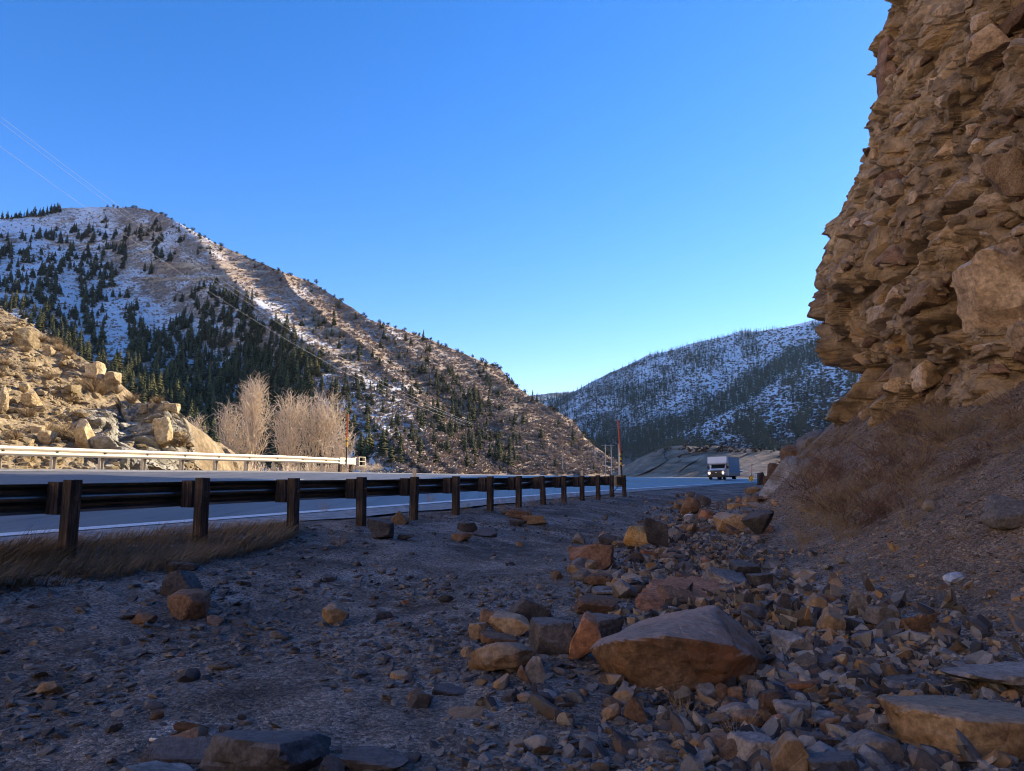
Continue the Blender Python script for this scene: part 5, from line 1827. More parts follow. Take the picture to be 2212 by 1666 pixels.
def rock_shape(seed, kind='block', sub=4, rough=1.0, planes=None):
    """verts fitted to the box -1..1"""
    r = np.random.default_rng(seed)
    v, f = ICO[sub]
    N, D = planes if planes is not None else planes_for(kind, r)
    dots = v @ N.T
    t = np.where(dots > 1e-3, D[None, :] / np.maximum(dots, 1e-3), 9.0)
    rad = (t ** -50.0).sum(1) ** (-1 / 50.0)
    p = v * rad[:, None]
    if kind == 'round':
        p = p * 0.85 + v * np.median(rad) * 0.15
    lo, hi = p.min(0), p.max(0)
    p = (p - (lo + hi) / 2) / ((hi - lo) / 2)
    if sub >= 3:
        q = p * 1.0 + seed * 3.1
        d = 0.035 * fbm(q * 1.6, 2, seed) + 0.012 * fbm(q * 9, 2, seed + 3)
        d = d + 0.040 * blocky(q, .8, seed + 9, (1, 1, .5), 1.0, .15) + 0.014 * blocky(q, .3, seed + 19, (1, 1, .5), 1.0, .3)
        p = p * (1 + rough * d[:, None])
    return p, f

def fit_rock(name, x0, y0, x1, y1, kind, mat, label, seed, cat='rock', depth=0.85, tilt=0.0, yaw=None, sub=4, Y=None, sink=0.10, only=('ground',), rough=1.0, group=None, pts=None):
    """a rock whose outline fills the photograph's box (x0, y0)-(x1, y1), standing on what is under it"""
    xc = (x0 + x1) / 2
    if Y is None:
        h = cast(min(xc, 2211), y1, only)
        if h is None: return None
        Y0 = h[0].y
    else: Y0 = Y
    w = (x1 - x0) / F * Y0
    dp = w * depth
    Yc = Y0 + dp * 0.42
    w = (x1 - x0) / F * Yc * 0.98
    ztop = P(xc, y0, Yc)[2]; zbot = P(xc, y1, Y0)[2]
    dx, dy, dz = pxdir(xc, (y0 + y1) / 2)
    ang = max(0, -dz / dy)
    hh = max(ztop - zbot - 0.15 * dp * ang, 0.10 * w)
    extra = sink * hh + 0.01
    p, f = rock_shape(seed, kind, sub, rough)
    c = P(xc, y1, Y0)
    if yaw is None: yaw = 0
    Rz = np.array(Euler((0, tilt, 0)).to_matrix()) 
    p = p @ Rz.T
    lo, hi = p.min(0), p.max(0); p = (p - (lo + hi) / 2) / ((hi - lo) / 2)
    p = p * np.array([w / 2, dp / 2, (hh + extra) / 2])
    if yaw:
        p = p @ np.array(Euler((0, 0, yaw)).to_matrix()).T
        k = (w / 2) / np.abs(p[:, 0]).max(); p[:, :2] *= k
    me = np_mesh(name, p, f, True); me.set_sharp_from_angle(angle=R(24))
    o = link(name, me, mat, None, (P(xc, y1, Yc)[0], Yc, zbot + (hh - extra) / 2))
    return tag(o, label, cat, group)

def hull_planes(pts):
    bm = bmesh.new()
    for q in pts: bm.verts.new(q)
    r_ = bmesh.ops.convex_hull(bm, input=bm.verts)
    bmesh.ops.recalc_face_normals(bm, faces=bm.faces)
    N = np.array([f.normal[:] for f in bm.faces]); C = np.array([f.calc_center_median()[:] for f in bm.faces]); bm.free()
    return N, (N * C).sum(1)

def hull_rock(name, pxpts, mat, label, seed, sub=5, rough=1.0, cat='boulder'):
    """a rock from traced corners, each (x, y, forward distance)"""
    W = np.array([P(a, b, c) for a, b, c in pxpts])
    c = W.mean(0)
    N, D = hull_planes(W - c)
    v, f = ICO[sub]
    dots = v @ N.T
    rad = np.where(dots > 1e-3, D[None, :] / np.maximum(dots, 1e-3), 9.0)
    rad = ((rad + 1e-6) ** -42.0).sum(1) ** (-1 / 42.0)
    p = v * rad[:, None]
    size = np.ptp(p, axis=0).max()
    q = p / size * 2 + seed
    d = 0.03 * fbm(q * 1.5, 2, seed) + 0.010 * fbm(q * 9, 3, seed + 3) + 0.035 * blocky(q, .7, seed + 5, (1.3, 1.3, .5), 1.0, .15) + 0.014 * blocky(q, .22, seed + 8, (1.3, 1.3, .5), 1.0, .3)
    p = p * (1 + rough * d[:, None])
    me = np_mesh(name, p, f, True); me.set_sharp_from_angle(angle=R(24))
    o = link(name, me, mat, None, tuple(c))
    return tag(o, label, cat)

# ---- the big boulder and the slabs behind it
g = lambda x, y: float(cast(x, y, ('ground',))[0].y)
Yb = g(1470, 1494)
hull_rock('boulder', [(1262, 1401, Yb + .35), (1300, 1386, Yb + .12), (1345, 1383, Yb - .02), (1430, 1374, Yb - .10), (1530, 1385, Yb - .08), (1585, 1397, Yb), (1640, 1420, Yb + .25), (1668, 1425, Yb + .6),
                      (1548, 1303, Yb + .75), (1530, 1310, Yb + .8), (1460, 1325, Yb + .95), (1380, 1338, Yb + .95), (1330, 1362, Yb + .7), (1600, 1352, Yb + .9), (1655, 1400, Yb + .85),
                      (1290, 1440, Yb + .25), (1335, 1492, Yb + .15), (1400, 1500, Yb + .02), (1480, 1496, Yb), (1560, 1480, Yb + .05), (1635, 1460, Yb + .3), (1660, 1450, Yb + .7), (1500, 1440, Yb + 1.0), (1350, 1440, Yb + .9)],
          M_MOSS, 'largest boulder in the foreground, wedge shaped with a flat grey top and dark mottled front', 3, rough=1.4, sub=6)
Yb2 = g(1500, 1330) + .25
hull_rock('slab', [(1362, 1325, Yb2), (1372, 1285, Yb2 + .2), (1410, 1248, Yb2 + .9), (1480, 1242, Yb2 + 1.2), (1560, 1248, Yb2 + 1.2), (1625, 1262, Yb2 + 1.1), (1600, 1290, Yb2 + .6), (1430, 1345, Yb2 - .1), (1500, 1330, Yb2), (1380, 1345, Yb2 + .1), (1600, 1320, Yb2 + .6)],
          M_RUST, 'long rust coloured sandstone slab lying behind the largest boulder', 5, rough=.8)
HERO = [
 # x0, y0, x1, y1, kind, material, depth, tilt, label
 (1010, 1377, 1155, 1457, 'round', M_TAN, .8, -.12, 'tan loaf shaped boulder at the left front of the rock pile'),
 (1143, 1333, 1248, 1417, 'block', M_SLATE, .9, .1, 'dark grey block between the tan loaf boulder and the rust wedge'),
 (1228, 1325, 1302, 1432, 'shard', M_RUST, .8, .15, 'rust coloured wedge standing left of the largest boulder'),
 (1255, 1322, 1345, 1390, 'block', M_SLATE, 1.0, .1, 'dark block tucked behind the rust wedge'),
 (1055, 1324, 1146, 1374, 'block', M_TAN, .9, .1, 'golden tan block leaning on the dark slabs of the left pile'),
 (1082, 1286, 1190, 1352, 'slab', M_SLATE, .8, .35, 'dark purple grey slab tilted at the top of the left pile'),
 (1035, 1310, 1090, 1350, 'block', M_BROWN, .9, .1, 'dark reddish rock at the back left of the pile'),
 (1012, 1345, 1050, 1385, 'block', M_TAN, .9, 0, 'small tan rock at the left corner of the pile'),
 (1030, 1363, 1120, 1392, 'slab', M_BROWN, .8, -.1, 'dark brown slab lying on the tan loaf boulder'),
 (1130, 1414, 1180, 1476, 'shard', M_GREY, .55, .2, 'grey upright shard in front of the dark grey block'),
 (1116, 1437, 1146, 1477, 'shard', M_BROWN, .7, 0, 'small brown shard left of the grey upright shard'),
 (1240, 1288, 1332, 1327, 'block', M_BROWN, .9, .1, 'dark brown block above the rust wedge'),
 (1228, 1172, 1330, 1232, 'block', M_RUST, .8, -.12, 'broad orange brown block at the far left of the upper pile'),
 (1232, 1208, 1290, 1236, 'round', M_TAN, .8, 0, 'rounded tan rock in front of the broad orange brown block'),
 (1346, 1134, 1402, 1184, 'round', M_GOLD, .85, .1, 'golden knobbly boulder on top of the upper pile'),
 (1392, 1117, 1442, 1184, 'block', M_SLATE, .6, .1, 'tall dark block standing right of the golden boulder'),
 (1262, 1236, 1326, 1268, 'round', M_BROWN, .9, 0, 'rounded brown rock in the middle of the pile'),
 (1318, 1246, 1376, 1272, 'slab', M_TAN, .8, 0, 'flat tan rock right of the rounded brown rock'),
 (1278, 1268, 1340, 1286, 'slab', M_GREY, .9, -.12, 'flat pale grey slab in the middle of the pile'),
 (1345, 1498, 1396, 1560, 'shard', M_BROWN, .8, -.1, 'pointed brown rock standing in front of the largest boulder'),
 (880, 1490, 920, 1521, 'round', M_BROWN, .9, 0, 'small round brown rock alone on the gravel near the bottom centre'),
 (935, 1478, 1006, 1503, 'slab', M_SLATE, .7, 0, 'flat dark disc of slate lying on the gravel'),
 (695, 1300, 754, 1351, 'round', M_TAN, .9, 0, 'solitary tan rock in the middle of the gravel'),
 (357, 1273, 446, 1341, 'round', M_BROWN, .9, .25, 'reddish brown block in front of the dark rock on the left'),
 (352, 1226, 430, 1292, 'shard', M_SLATE, .8, -.1, 'dark rock behind the reddish brown block on the left'),
 (358, 1212, 425, 1236, 'slab', M_SLATE, .7, .05, 'thin dark slab lying in the grass edge above the dark rock'),
 (284, 1321, 336, 1350, 'round', M_BROWN, .8, 0, 'low brown rock left of the reddish brown block'),
 (255, 1322, 300, 1340, 'slab', M_SLATE, .8, 0, 'flat dark rock touching the low brown rock'),
 (440, 1330, 480, 1351, 'slab', M_BROWN, .8, 0, 'flat brown rock right of the reddish brown block'),
 (432, 1565, 695, 1700, 'block', M_SLATE, .7, -.12, 'large dark boulder cut by the bottom edge of the picture'),
 (265, 1632, 425, 1720, 'slab', M_GREY, .7, .1, 'grey brown rock at the bottom edge left of the large dark boulder'),
 (360, 1568, 440, 1626, 'round', M_BROWN, .9, .1, 'brown rock standing just above the bottom left boulders'),
 (305, 1598, 470, 1650, 'slab', M_SLATE, .5, .1, 'dark angular slab left of the brown rock near the bottom edge'),
 (688, 1632, 745, 1690, 'slab', M_SLATE, .7, .1, 'dark slate slab touching the right end of the large dark boulder'),
 (738, 1618, 884, 1680, 'slab', M_SLATE, .7, -.05, 'broad layered slate slab at the bottom edge'),
 (793, 1116, 850, 1166, 'block', M_SLATE, .9, -.05, 'dark cubic block on the gravel below the guardrail'),
 (842, 1103, 884, 1133, 'shard', M_TAN, .8, 0, 'tan rock resting behind the dark cubic block'),
 (858, 1152, 895, 1168, 'slab', M_SLATE, .8, 0, 'low dark rock right of the dark cubic block'),
 (985, 1128, 1032, 1150, 'block', M_SLATE, .8, 0, 'black rock on top of the small slate heap'),
 (975, 1150, 1020, 1170, 'slab', M_BROWN, .8, 0, 'brown flat rock in front of the small slate heap'),
 (1020, 1140, 1075, 1160, 'slab', M_SLATE, .8, .1, 'right slab of the small slate heap'),
 (1090, 1098, 1150, 1124, 'block', M_BROWN, .9, .1, 'brown rock of the heap under the middle guardrail posts'),
 (1128, 1112, 1180, 1136, 'block', M_TAN, .9, -.05, 'tan flat rock at the front of the heap under the guardrail'),
 (1100, 1118, 1140, 1138, 'slab', M_SLATE, .9, 0, 'dark rock at the left front of the heap under the guardrail'),
 (1080, 1095, 1110, 1113, 'round', M_SLATE, .9, 0, 'small dark rock behind the heap under the guardrail'),
 (1832, 1271, 1880, 1338, 'shard', M_GREY, .45, -.15, 'upright split slab standing on the right of the pile'),
 (1871, 1305, 1936, 1360, 'block', M_GREY, .8, .12, 'grey tan block right of the upright split slab'),
 (1930, 1316, 2014, 1369, 'slab', M_BROWN, .8, .2, 'brown rock sloping down right of the grey tan block'),
 (1728, 1281, 1790, 1334, 'shard', M_TAN, .7, .25, 'tan wedge left of the upright split slab'),
 (1766, 1311, 1830, 1376, 'slab', M_TAN, .8, .5, 'tilted tan and blue grey slab in front of the tan wedge'),
 (1515, 1222, 1624, 1272, 'slab', M_GREY, .8, .12, 'blue grey slab lying on the rust coloured slab'),
 (1577, 1210, 1640, 1258, 'round', M_SLATE, .9, .1, 'dark rock behind the blue grey slab'),
 (1617, 1236, 1670, 1275, 'block', M_SLATE, .9, 0, 'dark rock right of the blue grey slab'),
 (1678, 1280, 1712, 1323, 'shard', M_SLATE, .6, .1, 'small black upright stone right of the largest boulder'),
 (1675, 1362, 1752, 1418, 'block', M_GREY, .9, 0, 'grey brown rock right of the largest boulder'),
 (1788, 1388, 1854, 1418, 'slab', M_SLATE, .7, 0, 'flat dark oval rock on the right gravel'),
 (1418, 1266, 1500, 1312, 'slab', M_BROWN, .8, .25, 'jagged dark brown slab lying on the rust slab'),
 (1666, 1464, 1770, 1508, 'slab', M_RUST, .6, -.06, 'orange brown bar shaped rock below the largest boulder'),
 (1900, 1461, 2030, 1488, 'slab', M_GREY, .7, .03, 'thin pale plate of rock on the right'),
 (2052, 1430, 2300, 1512, 'slab', M_GREY, .6, .12, 'big smooth grey boulder at the right edge'),
 (1642, 1492, 1696, 1556, 'block', M_BROWN, .8, .1, 'brown upright rock in the right foreground rubble'),
 (1676, 1512, 1756, 1572, 'block', M_GREY, .8, .15, 'grey rock right of the brown upright rock'),
 (1740, 1538, 1812, 1572, 'slab', M_GREY, .7, .1, 'pale flat rock in the right foreground rubble'),
 (1772, 1545, 1822, 1594, 'block', M_BROWN, .6, 0, 'square brown slab in the right foreground rubble'),
 (1812, 1580, 1942, 1656, 'shard', M_GREY, .7, .3, 'long grey and brown pointed rock near the bottom right'),
 (1574, 1586, 1672, 1662, 'block', M_GREY, .8, .1, 'pale blue grey block near the bottom edge'),
 (1508, 1582, 1578, 1640, 'block', M_BROWN, .9, .05, 'grey brown block left of the pale blue grey block'),
 (1660, 1582, 1750, 1690, 'shard', M_TAN, .8, .1, 'pointed tan slab at the bottom edge'),
 (1736, 1622, 1858, 1700, 'block', M_SLATE, .8, .05, 'dark block at the bottom edge right of the pointed tan slab'),
 (1704, 1572, 1826, 1626, 'slab', M_SLATE, .8, .25, 'dark tilted slab behind the dark bottom block'),
 (1506, 1476, 1546, 1516, 'block', M_GREY, .9, 0, 'grey cube shaped rock under the largest boulder'),
 (1612, 1464, 1652, 1512, 'block', M_GREY, .9, .1, 'grey rock under the right end of the largest boulder'),
 (1545, 1476, 1578, 1520, 'round', M_BROWN, .9, 0, 'rounded grey brown rock between the two grey rocks under the boulder'),
 (1572, 1480, 1604, 1528, 'block', M_BROWN, .9, 0, 'narrow brown rock under the right half of the largest boulder'),
 (1520, 1540, 1578, 1572, 'slab', M_GREY, .6, -.3, 'slanting pale slab in the bottom rubble'),
 (1582, 1530, 1650, 1572, 'block', M_BROWN, .8, 0, 'brown block behind the pale blue grey block'),
 (1470, 1072, 1512, 1115, 'round', M_BROWN, .9, 0, 'round brown boulder at the head of the rock spill near the road'),
 (1498, 1066, 1534, 1094, 'block', M_SLATE, .9, 0, 'dark boulder behind the round brown one near the road'),
 (1480, 1060, 1502, 1074, 'block', M_GREY, .9, 0, 'small grey rock at the back of the spill near the road'),
 (1508, 1098, 1540, 1120, 'block', M_BROWN, .9, 0, 'brown rock in front of the round brown boulder'),
 (1548, 1107, 1622, 1153, 'block', M_TAN, .9, .1, 'broad tan boulder in the middle of the spill on the right'),
 (1600, 1100, 1678, 1155, 'slab', M_SLATE, .5, -.6, 'smooth blue grey slab leaning right of the broad tan boulder'),
 (1530, 1120, 1550, 1131, 'block', M_PALE, .9, 0, 'small white block among the darker spill rocks'),
 (1636, 1020, 1652, 1048, 'block', M_SLATE, .8, 0, 'dark upright rock at the road edge right of the striped sign'),
 (1648, 1028, 1672, 1056, 'round', M_BROWN, .8, 0, 'brown rock at the foot of the leaning pale slab'),
 (1610, 1050, 1640, 1068, 'block', M_TAN, .9, 0, 'tan rock left of the foot of the leaning pale slab'),
 (1991, 1081, 2020, 1105, 'round', M_PALE, .9, 0, 'small pale rock lying alone on the talus slope'),
 (2138, 1068, 2290, 1140, 'shard', M_GREY, .8, -.25, 'large pale rock jutting from the talus at the right edge'),
 (1918, 1172, 1948, 1190, 'slab', M_TAN, .7, -.3, 'small orange tan slab on the talus'),
]
for i, h in enumerate(HERO):
    x0, y0, x1, y1, kind, mat, dep, tilt, lab = h
    area = (x1 - x0) * (y1 - y0)
    fit_rock('rock' if area < 6000 else 'boulder', x0, y0, x1, y1, kind, mat, lab, 900 + i * 7, 'rock' if area < 6000 else 'boulder', dep, tilt, sub=4 if area > 900 else 3)
# bottom right: the wide tan ledge boulder
Yr = g(2000, 1640)
hull_rock('boulder', [(1888, 1499, Yr + .35), (1935, 1525, Yr + .15), (2000, 1535, Yr + .05), (2100, 1560, Yr - .1), (2240, 1560, Yr - .1), (2320, 1570, Yr + .2), (2320, 1530, Yr + .7), (2150, 1520, Yr + .75), (2000, 1500, Yr + .8), (1960, 1640, Yr + .1),
                      (2060, 1690, Yr - .05), (2200, 1720, Yr - .1), (2320, 1700, Yr + .3), (1925, 1580, Yr + .25), (2000, 1600, Yr + .8)],
          M_TAN, 'wide tan ledge boulder with a flat debris covered top in the bottom right corner', 13, rough=1.4, sub=6)

# ---- the pale leaning slabs at the foot of the slope
Ys = 28.0
hull_rock('slab', [(1627, 1084, Ys), (1640, 1062, Ys + .3), (1690, 990, Ys + 1.5), (1712, 976, Ys + 2.2), (1730, 985, Ys + 2.0), (1722, 1010, Ys + .9), (1700, 1050, Ys + .2), (1668, 1075, Ys - .2), (1640, 1088, Ys - .1), (1700, 1000, Ys + 2.4), (1650, 1090, Ys + 1.5), (1715, 1060, Ys + 2)],
          M_PALE, 'large pale grey slab leaning up the slope beside the road', 15, sub=4, rough=.7, cat='slab')
hull_rock('slab', [(1690, 1058, Ys - 2), (1705, 1020, Ys - 1.3), (1745, 985, Ys - .5), (1762, 990, Ys - .7), (1748, 1030, Ys - 1.4), (1715, 1056, Ys - 2), (1730, 1060, Ys - .8), (1740, 1000, Ys + .3)],
          M_GREY, 'smaller grey slab right of the large pale leaning slab', 16, sub=4, rough=.7, cat='slab')
for i, (x0, y0, x1, y1, Yd, kind, mat, lab) in enumerate([
    (1680, 955, 1780, 992, 48, 'round', M_BROWN, 'rocky knob on the skyline left of the cliff foot'),
    (1722, 928, 1806, 975, 37, 'round', M_GREY, 'grey rock outcrop on the slope below the cliff corner'),
    (1655, 1000, 1700, 1024, 58, 'slab', M_BROWN, 'low dark rock outcrop near the road beyond the pale leaning slab')]):
    fit_rock('rock_outcrop', x0, y0, x1, y1, kind, mat, lab, 1703 + i * 3, 'rock', .9, 0.1, Y=Yd, rough=1.6, sink=.8)
# ---- boulders set in the cliff face
for i, (x0, y0, x1, y1, kind, mat, lab, tl, back) in enumerate([
    (2088, 505, 2340, 702, 'block', M_CLIFFB, 'huge pale boulder jutting from the cliff at the right edge', -.25, .5),
    (1885, 660, 1976, 704, 'slab', M_CLIFFB, 'pale grey block projecting from the middle of the cliff', 0, .3),
    (1976, 780, 2040, 842, 'shard', M_CLIFFB, 'slanting grey purple block low in the cliff', -.4, .3),
    (2176, 700, 2290, 800, 'block', M_CLIFFB, 'grey boulder low in the cliff at the right edge under the huge pale one', .1, .4),
    (1852, 880, 1886, 920, 'shard', M_TAN, 'light tan pointed rock at the foot of the cliff', .5, .1),
    (1960, 610, 2060, 668, 'block', M_TAN, 'tan angular block above the dark crack in the cliff', .3, .3),
    (2150, 330, 2260, 420, 'block', M_TAN, 'golden brown block high at the right edge of the cliff', .1, .4),
    (1900, 90, 1965, 205, 'block', M_BROWN, 'brown overhanging block near the top left edge of the cliff', .1, .5)]):
    h = cast(min((x0 + x1) / 2, 2205), (y0 + y1) / 2, ('cliff', 'ground'))
    if h is None: continue
    wid = (x1 - x0) / F * h[0].y
    fit_rock('cliff_boulder', x0, y0, x1, y1, kind, mat, lab, 1800 + i * 5, 'boulder', 1.0, tl, Y=h[0].y - wid * .25, sink=0.02, rough=1.3)
# ---- boulders on the sunlit bank
for i, (x0, y0, x1, y1, kind, lab) in enumerate([
    (31, 708, 77, 750, 'block', 'cream block near the top of the sunlit bank'), (48, 845, 91, 880, 'block', 'square golden block low on the left of the sunlit bank'),
    (-6, 830, 17, 888, 'block', 'tall block cut by the left edge on the sunlit bank'), (94, 746, 117, 768, 'block', 'small cream rock right of the top block on the bank'),
    (185, 782, 226, 817, 'block', 'cream block on the crest of the sunlit bank'), (224, 803, 261, 834, 'round', 'rounded tan rock on the crest right of the cream block'),
    (139, 829, 170, 848, 'slab', 'pale flat rock in the middle of the sunlit bank'), (39, 824, 63, 845, 'round', 'small tan rock above the square golden block'),
    (354, 870, 389, 892, 'slab', 'overhanging slab on top of the pale outcrop'), (304, 873, 318, 893, 'block', 'small orange rock on top of the pale outcrop'),
    (179, 772, 197, 782, 'round', 'small orange rock on the crest of the sunlit bank'), (62, 914, 98, 940, 'block', 'dark shaded rock at the foot of the bank'),
    (84, 930, 118, 958, 'round', 'second rock at the foot of the bank, right of the dark shaded one'), (328, 900, 374, 958, 'block', 'big brown faceted block at the right end of the pale outcrop'),
    (160, 905, 200, 965, 'block', 'cream block at the left end of the pale outcrop')]):
    h = cast(max(2, (x0 + x1) / 2), y1 - 2, ('roadside_bank',))
    if h is None: continue
    fit_rock('bank_boulder', x0, y0, x1, y1, kind, M_CREAM, lab, 1900 + i * 5, 'boulder', .9, random.uniform(-.2, .2), Y=h[0].y - .5, rough=1.6)

# ---- individually placed smaller rocks, copies of a few shapes
random.seed(71)
SHAPES = {}
for kind in ('block', 'slab', 'shard', 'round'):
    SHAPES[kind] = []
    for j in range(4):
        p, f = rock_shape(3000 + j * 11 + len(SHAPES) * 100, kind, 3, 1.2)
        p = p * 0.5
        m_ = np_mesh('small_rock', p, f, True); m_.set_sharp_from_angle(angle=R(26)); SHAPES[kind].append(m_)
MATN = [(M_SLATE, 'dark slate'), (M_GREY, 'pale grey'), (M_BROWN, 'brown'), (M_TAN, 'tan'), (M_RUST, 'rust coloured')]
ZONES = [('in the spill between the upper pile and the road', lambda r: (r.uniform(1440, 1680), r.uniform(1065, 1165)), (.16, .50), 75, [0, .9, 1, 1, .2]),
         ('around the upper pile with the golden boulder', lambda r: (r.uniform(1225, 1530), r.uniform(1165, 1290)), (.12, .34), 60, [1, .7, .8, .6, .3]),
         ('beside the largest boulder', lambda r: (r.uniform(1590, 1860), r.uniform(1290, 1460)), (.07, .22), 48, [.8, 1, .7, .5, .15]),
         ('in the rubble at the bottom right', lambda r: (r.uniform(1380, 1900), r.uniform(1500, 1660)), (.05, .15), 62, [.7, 1, 1, .5, .2]),
         ('on the open gravel left of the pile', lambda r: (r.uniform(20, 1180), r.uniform(1170, 1650)), (.05, .15), 46, [1.2, .5, .7, .35, .1])]
protos = {}
for zn, pos, (a, b), n, w in ZONES:
    for _ in range(n):
        x, y = pos(random)
        h = cast(x, y, ('ground',))
        if h is None: continue
        mi = random.choices(range(5), [max(.01, q) for q in w])[0]
        kind = random.choices(['block', 'slab', 'shard', 'round'], [1, 1.1, .5, .5])[0]
        me = random.choice(SHAPES[kind])
        key = (me.name, mi)
        if key not in protos:
            m2 = me.copy(); m2.materials.clear(); m2.materials.append(MATN[mi][0]); protos[key] = m2
        s_ = a + (b - a) * random.random() ** 1.8
        fl = .35 if kind == 'slab' else random.uniform(.6, .9)
        o = link('rock', protos[key], None, None, h[0] + Vector((0, 0, s_ * fl * .25)), (random.uniform(-.35, .35), random.uniform(-.35, .35), random.uniform(0, 6.28)), (s_ * random.uniform(.9, 1.4), s_, s_ * fl))
        sh = {'block': 'blocky', 'slab': 'flat', 'shard': 'pointed', 'round': 'rounded'}[kind]
        tag(o, f'{sh} {MATN[mi][1]} rock {zn}', 'rock', f'{sh} {MATN[mi][1]} rocks {zn}')

# ---- angular blocks standing out of the cliff face
random.seed(77)
n_ = 0
for _ in range(900):
    x = random.uniform(1780, 2208); y = random.uniform(10, 860)
    h = cast(x, y, ('cliff',))
    if h is None or n_ >= 200: continue
    n_ += 1
    s_ = random.uniform(.2, .45) + 0.75 * random.random() ** 5
    s_ *= h[0].y / 22
    edge = np.interp(y, [0, 100, 400, 500, 700, 790, 860], [1925, 1900, 1830, 1790, 1765, 1830, 1800])
    if x < edge + 25: n_ -= 1; continue
    if x < edge + 80: s_ = min(s_, .32)
    mi = random.choice([0, 1, 1, 1, 2, 2])
    m_ = (M_BROWN, M_CLIFF, M_CLIFFB)[mi]
    me = random.choice(SHAPES['block'] + SHAPES['shard'] + SHAPES['slab'])
    key = (me.name, 'c%d' % mi)
    if key not in protos:
        m2 = me.copy(); m2.materials.clear(); m2.materials.append(m_); protos[key] = m2
    o = link('cliff_block', protos[key], None, None, h[0] + Vector((1, -.2, 0)) * (.18 * s_), (random.uniform(-.3, .3), random.uniform(-.3, .3), random.uniform(0, 6.28)), (s_, s_ * random.uniform(1.2, 2.0), s_ * random.uniform(.7, 1.3)))
    col_ = ('dark brown', 'golden brown', 'pale topped')[mi]
    hh = 'upper' if y < 350 else ('middle' if y < 620 else 'lower')
    tag(o, f'angular {col_} block set in the {hh} part of the cliff face', 'rock', f'angular {col_} blocks in the {hh} cliff')

# ---- loose rubble and gravel chips: nobody could count them
def pebbles(name, mat, n, seed, wfun, smin, smax, label, flat=.5, rmax=34, tmpl=1):
    r = np.random.default_rng(seed)
    T = []
    for j in range(8):
        rr = np.random.default_rng(5000 + seed * 31 + j)
        C = np.array([(i, k, l) for i in (-.5, .5) for k in (-.5, .5) for l in (-.5, .5)], float) + rr.normal(0, .11, (8, 3))
        C = np.concatenate([C[:5 + j % 4], C[5 + j % 4:] * rr.uniform(.45, .8, (3 - j % 4, 1)), rr.normal(0, .36, (3, 3))])
        bm = bmesh.new()
        for q_ in C: bm.verts.new(np.clip(q_, -.62, .62))
        ch = bmesh.ops.convex_hull(bm, input=bm.verts)
        bmesh.ops.delete(bm, geom=[e_ for e_ in bm.verts if not e_.link_faces], context='VERTS')
        bmesh.ops.triangulate(bm, faces=bm.faces); bmesh.ops.recalc_face_normals(bm, faces=bm.faces)
        bm.verts.index_update()
        T.append((np.array([x.co[:] for x in bm.verts]), np.array([[x.index for x in fc.verts] for fc in bm.faces]))); bm.free()
    for j in range(8):
        p, f = rock_shape(6000 + seed * 31 + j, ['block', 'block', 'slab', 'shard'][j % 4], 2, 1.2)
        T.append((p * .5, f))
    az = np.radians(r.uniform(-39, 39, n * 6)); rad = np.exp(r.uniform(np.log(1.7), np.log(rmax), n * 6))
    x, y = np.sin(az) * rad, np.cos(az) * rad
    s, o = so(x, y); q = o - curve(s); a = o - toe(s)
    keep = (q > -8.8) & (r.uniform(0, 1, len(x)) < wfun(s, o, q, a, x, y)) & (a < 7)
    x, y, rad = x[keep][:n], y[keep][:n], rad[keep][:n]
    m = len(x)
    sz = smin + (smax - smin) * r.uniform(0, 1, m) ** 6
    sz = np.maximum(sz, rad * 0.0016) 
    z = G(x, y)
    fl = r.uniform(flat * .5, flat * 1.3, m)
    rot = r.uniform(0, 6.28, m); ti = r.integers(0, 8, m)
    tx, ty = r.normal(0, .45 if flat > .5 else .25, m), r.normal(0, .45 if flat > .5 else .25, m)
    Vs, Fs, off = [], [], 0
    near = (sz > .045) & (rad < 6.5)
    ti = np.where(near, ti + 8, ti)
    for j in range(16):
        k = ti == j
        if not k.any(): continue
        tv, tf = T[j]
        P_ = tv[None] * np.stack([sz[k] * r.uniform(.9, 1.5, k.sum()), sz[k], sz[k] * fl[k]], 1)[:, None, :]
        zz = P_[..., 2] + P_[..., 0] * tx[k][:, None] + P_[..., 1] * ty[k][:, None]
        c, sn = np.cos(rot[k])[:, None], np.sin(rot[k])[:, None]
        X = P_[..., 0] * c - P_[..., 1] * sn + x[k][:, None]; Y = P_[..., 0] * sn + P_[..., 1] * c + y[k][:, None]
        v = np.stack([X, Y, zz + (z[k] + sz[k] * fl[k] * .15)[:, None]], -1).reshape(-1, 3)
        f = (tf[None] + (np.arange(k.sum()) * len(tv))[:, None, None]).reshape(-1, 3) + off
        off += len(v); Vs.append(v); Fs.append(f)
    me = np_mesh(name, np.concatenate(Vs), np.concatenate(Fs), False)
    tag(link(name, me, mat), label, 'rubble', None, 'stuff')
def vary_rock(name, cols, scale=9.0):
    M = Mat(name, .92, .2)
    v = M.coord()
    n = M.vor(v, scale, 'F1', 'Color')
    sp = M.n('ShaderNodeSeparateColor'); M.l(n, sp.inputs[0])
    stops = [(i / (len(cols)) , c) for i, c in enumerate(cols)]
    col = M.ramp(sp.outputs[0], stops, 'CONSTANT')
    f = M.noise(v, 60, 4, .7)
    return M.done(M.mix(.5, col, M.ramp(f, [(.3, .3), (.7, .72)]), 'OVERLAY'), M.bump(f, .4, .01))
M_CHIPD = vary_rock('mixed_slate_chips', [(.04, .037, .04), (.09, .083, .083), (.17, .155, .145), (.10, .07, .052), (.24, .215, .20), (.05, .046, .048), (.13, .12, .115)])
M_CHIPB = vary_rock('mixed_brown_chips', [(.14, .095, .065), (.24, .165, .115), (.09, .07, .06), (.34, .26, .19), (.2, .165, .145), (.28, .165, .08)])
pile = lambda s, o, q, a, x, y: np.exp(-((a + 1.8) / np.where(a > -1.8, np.where(s > 9, .95, 1.15), 1.3)) ** 2)
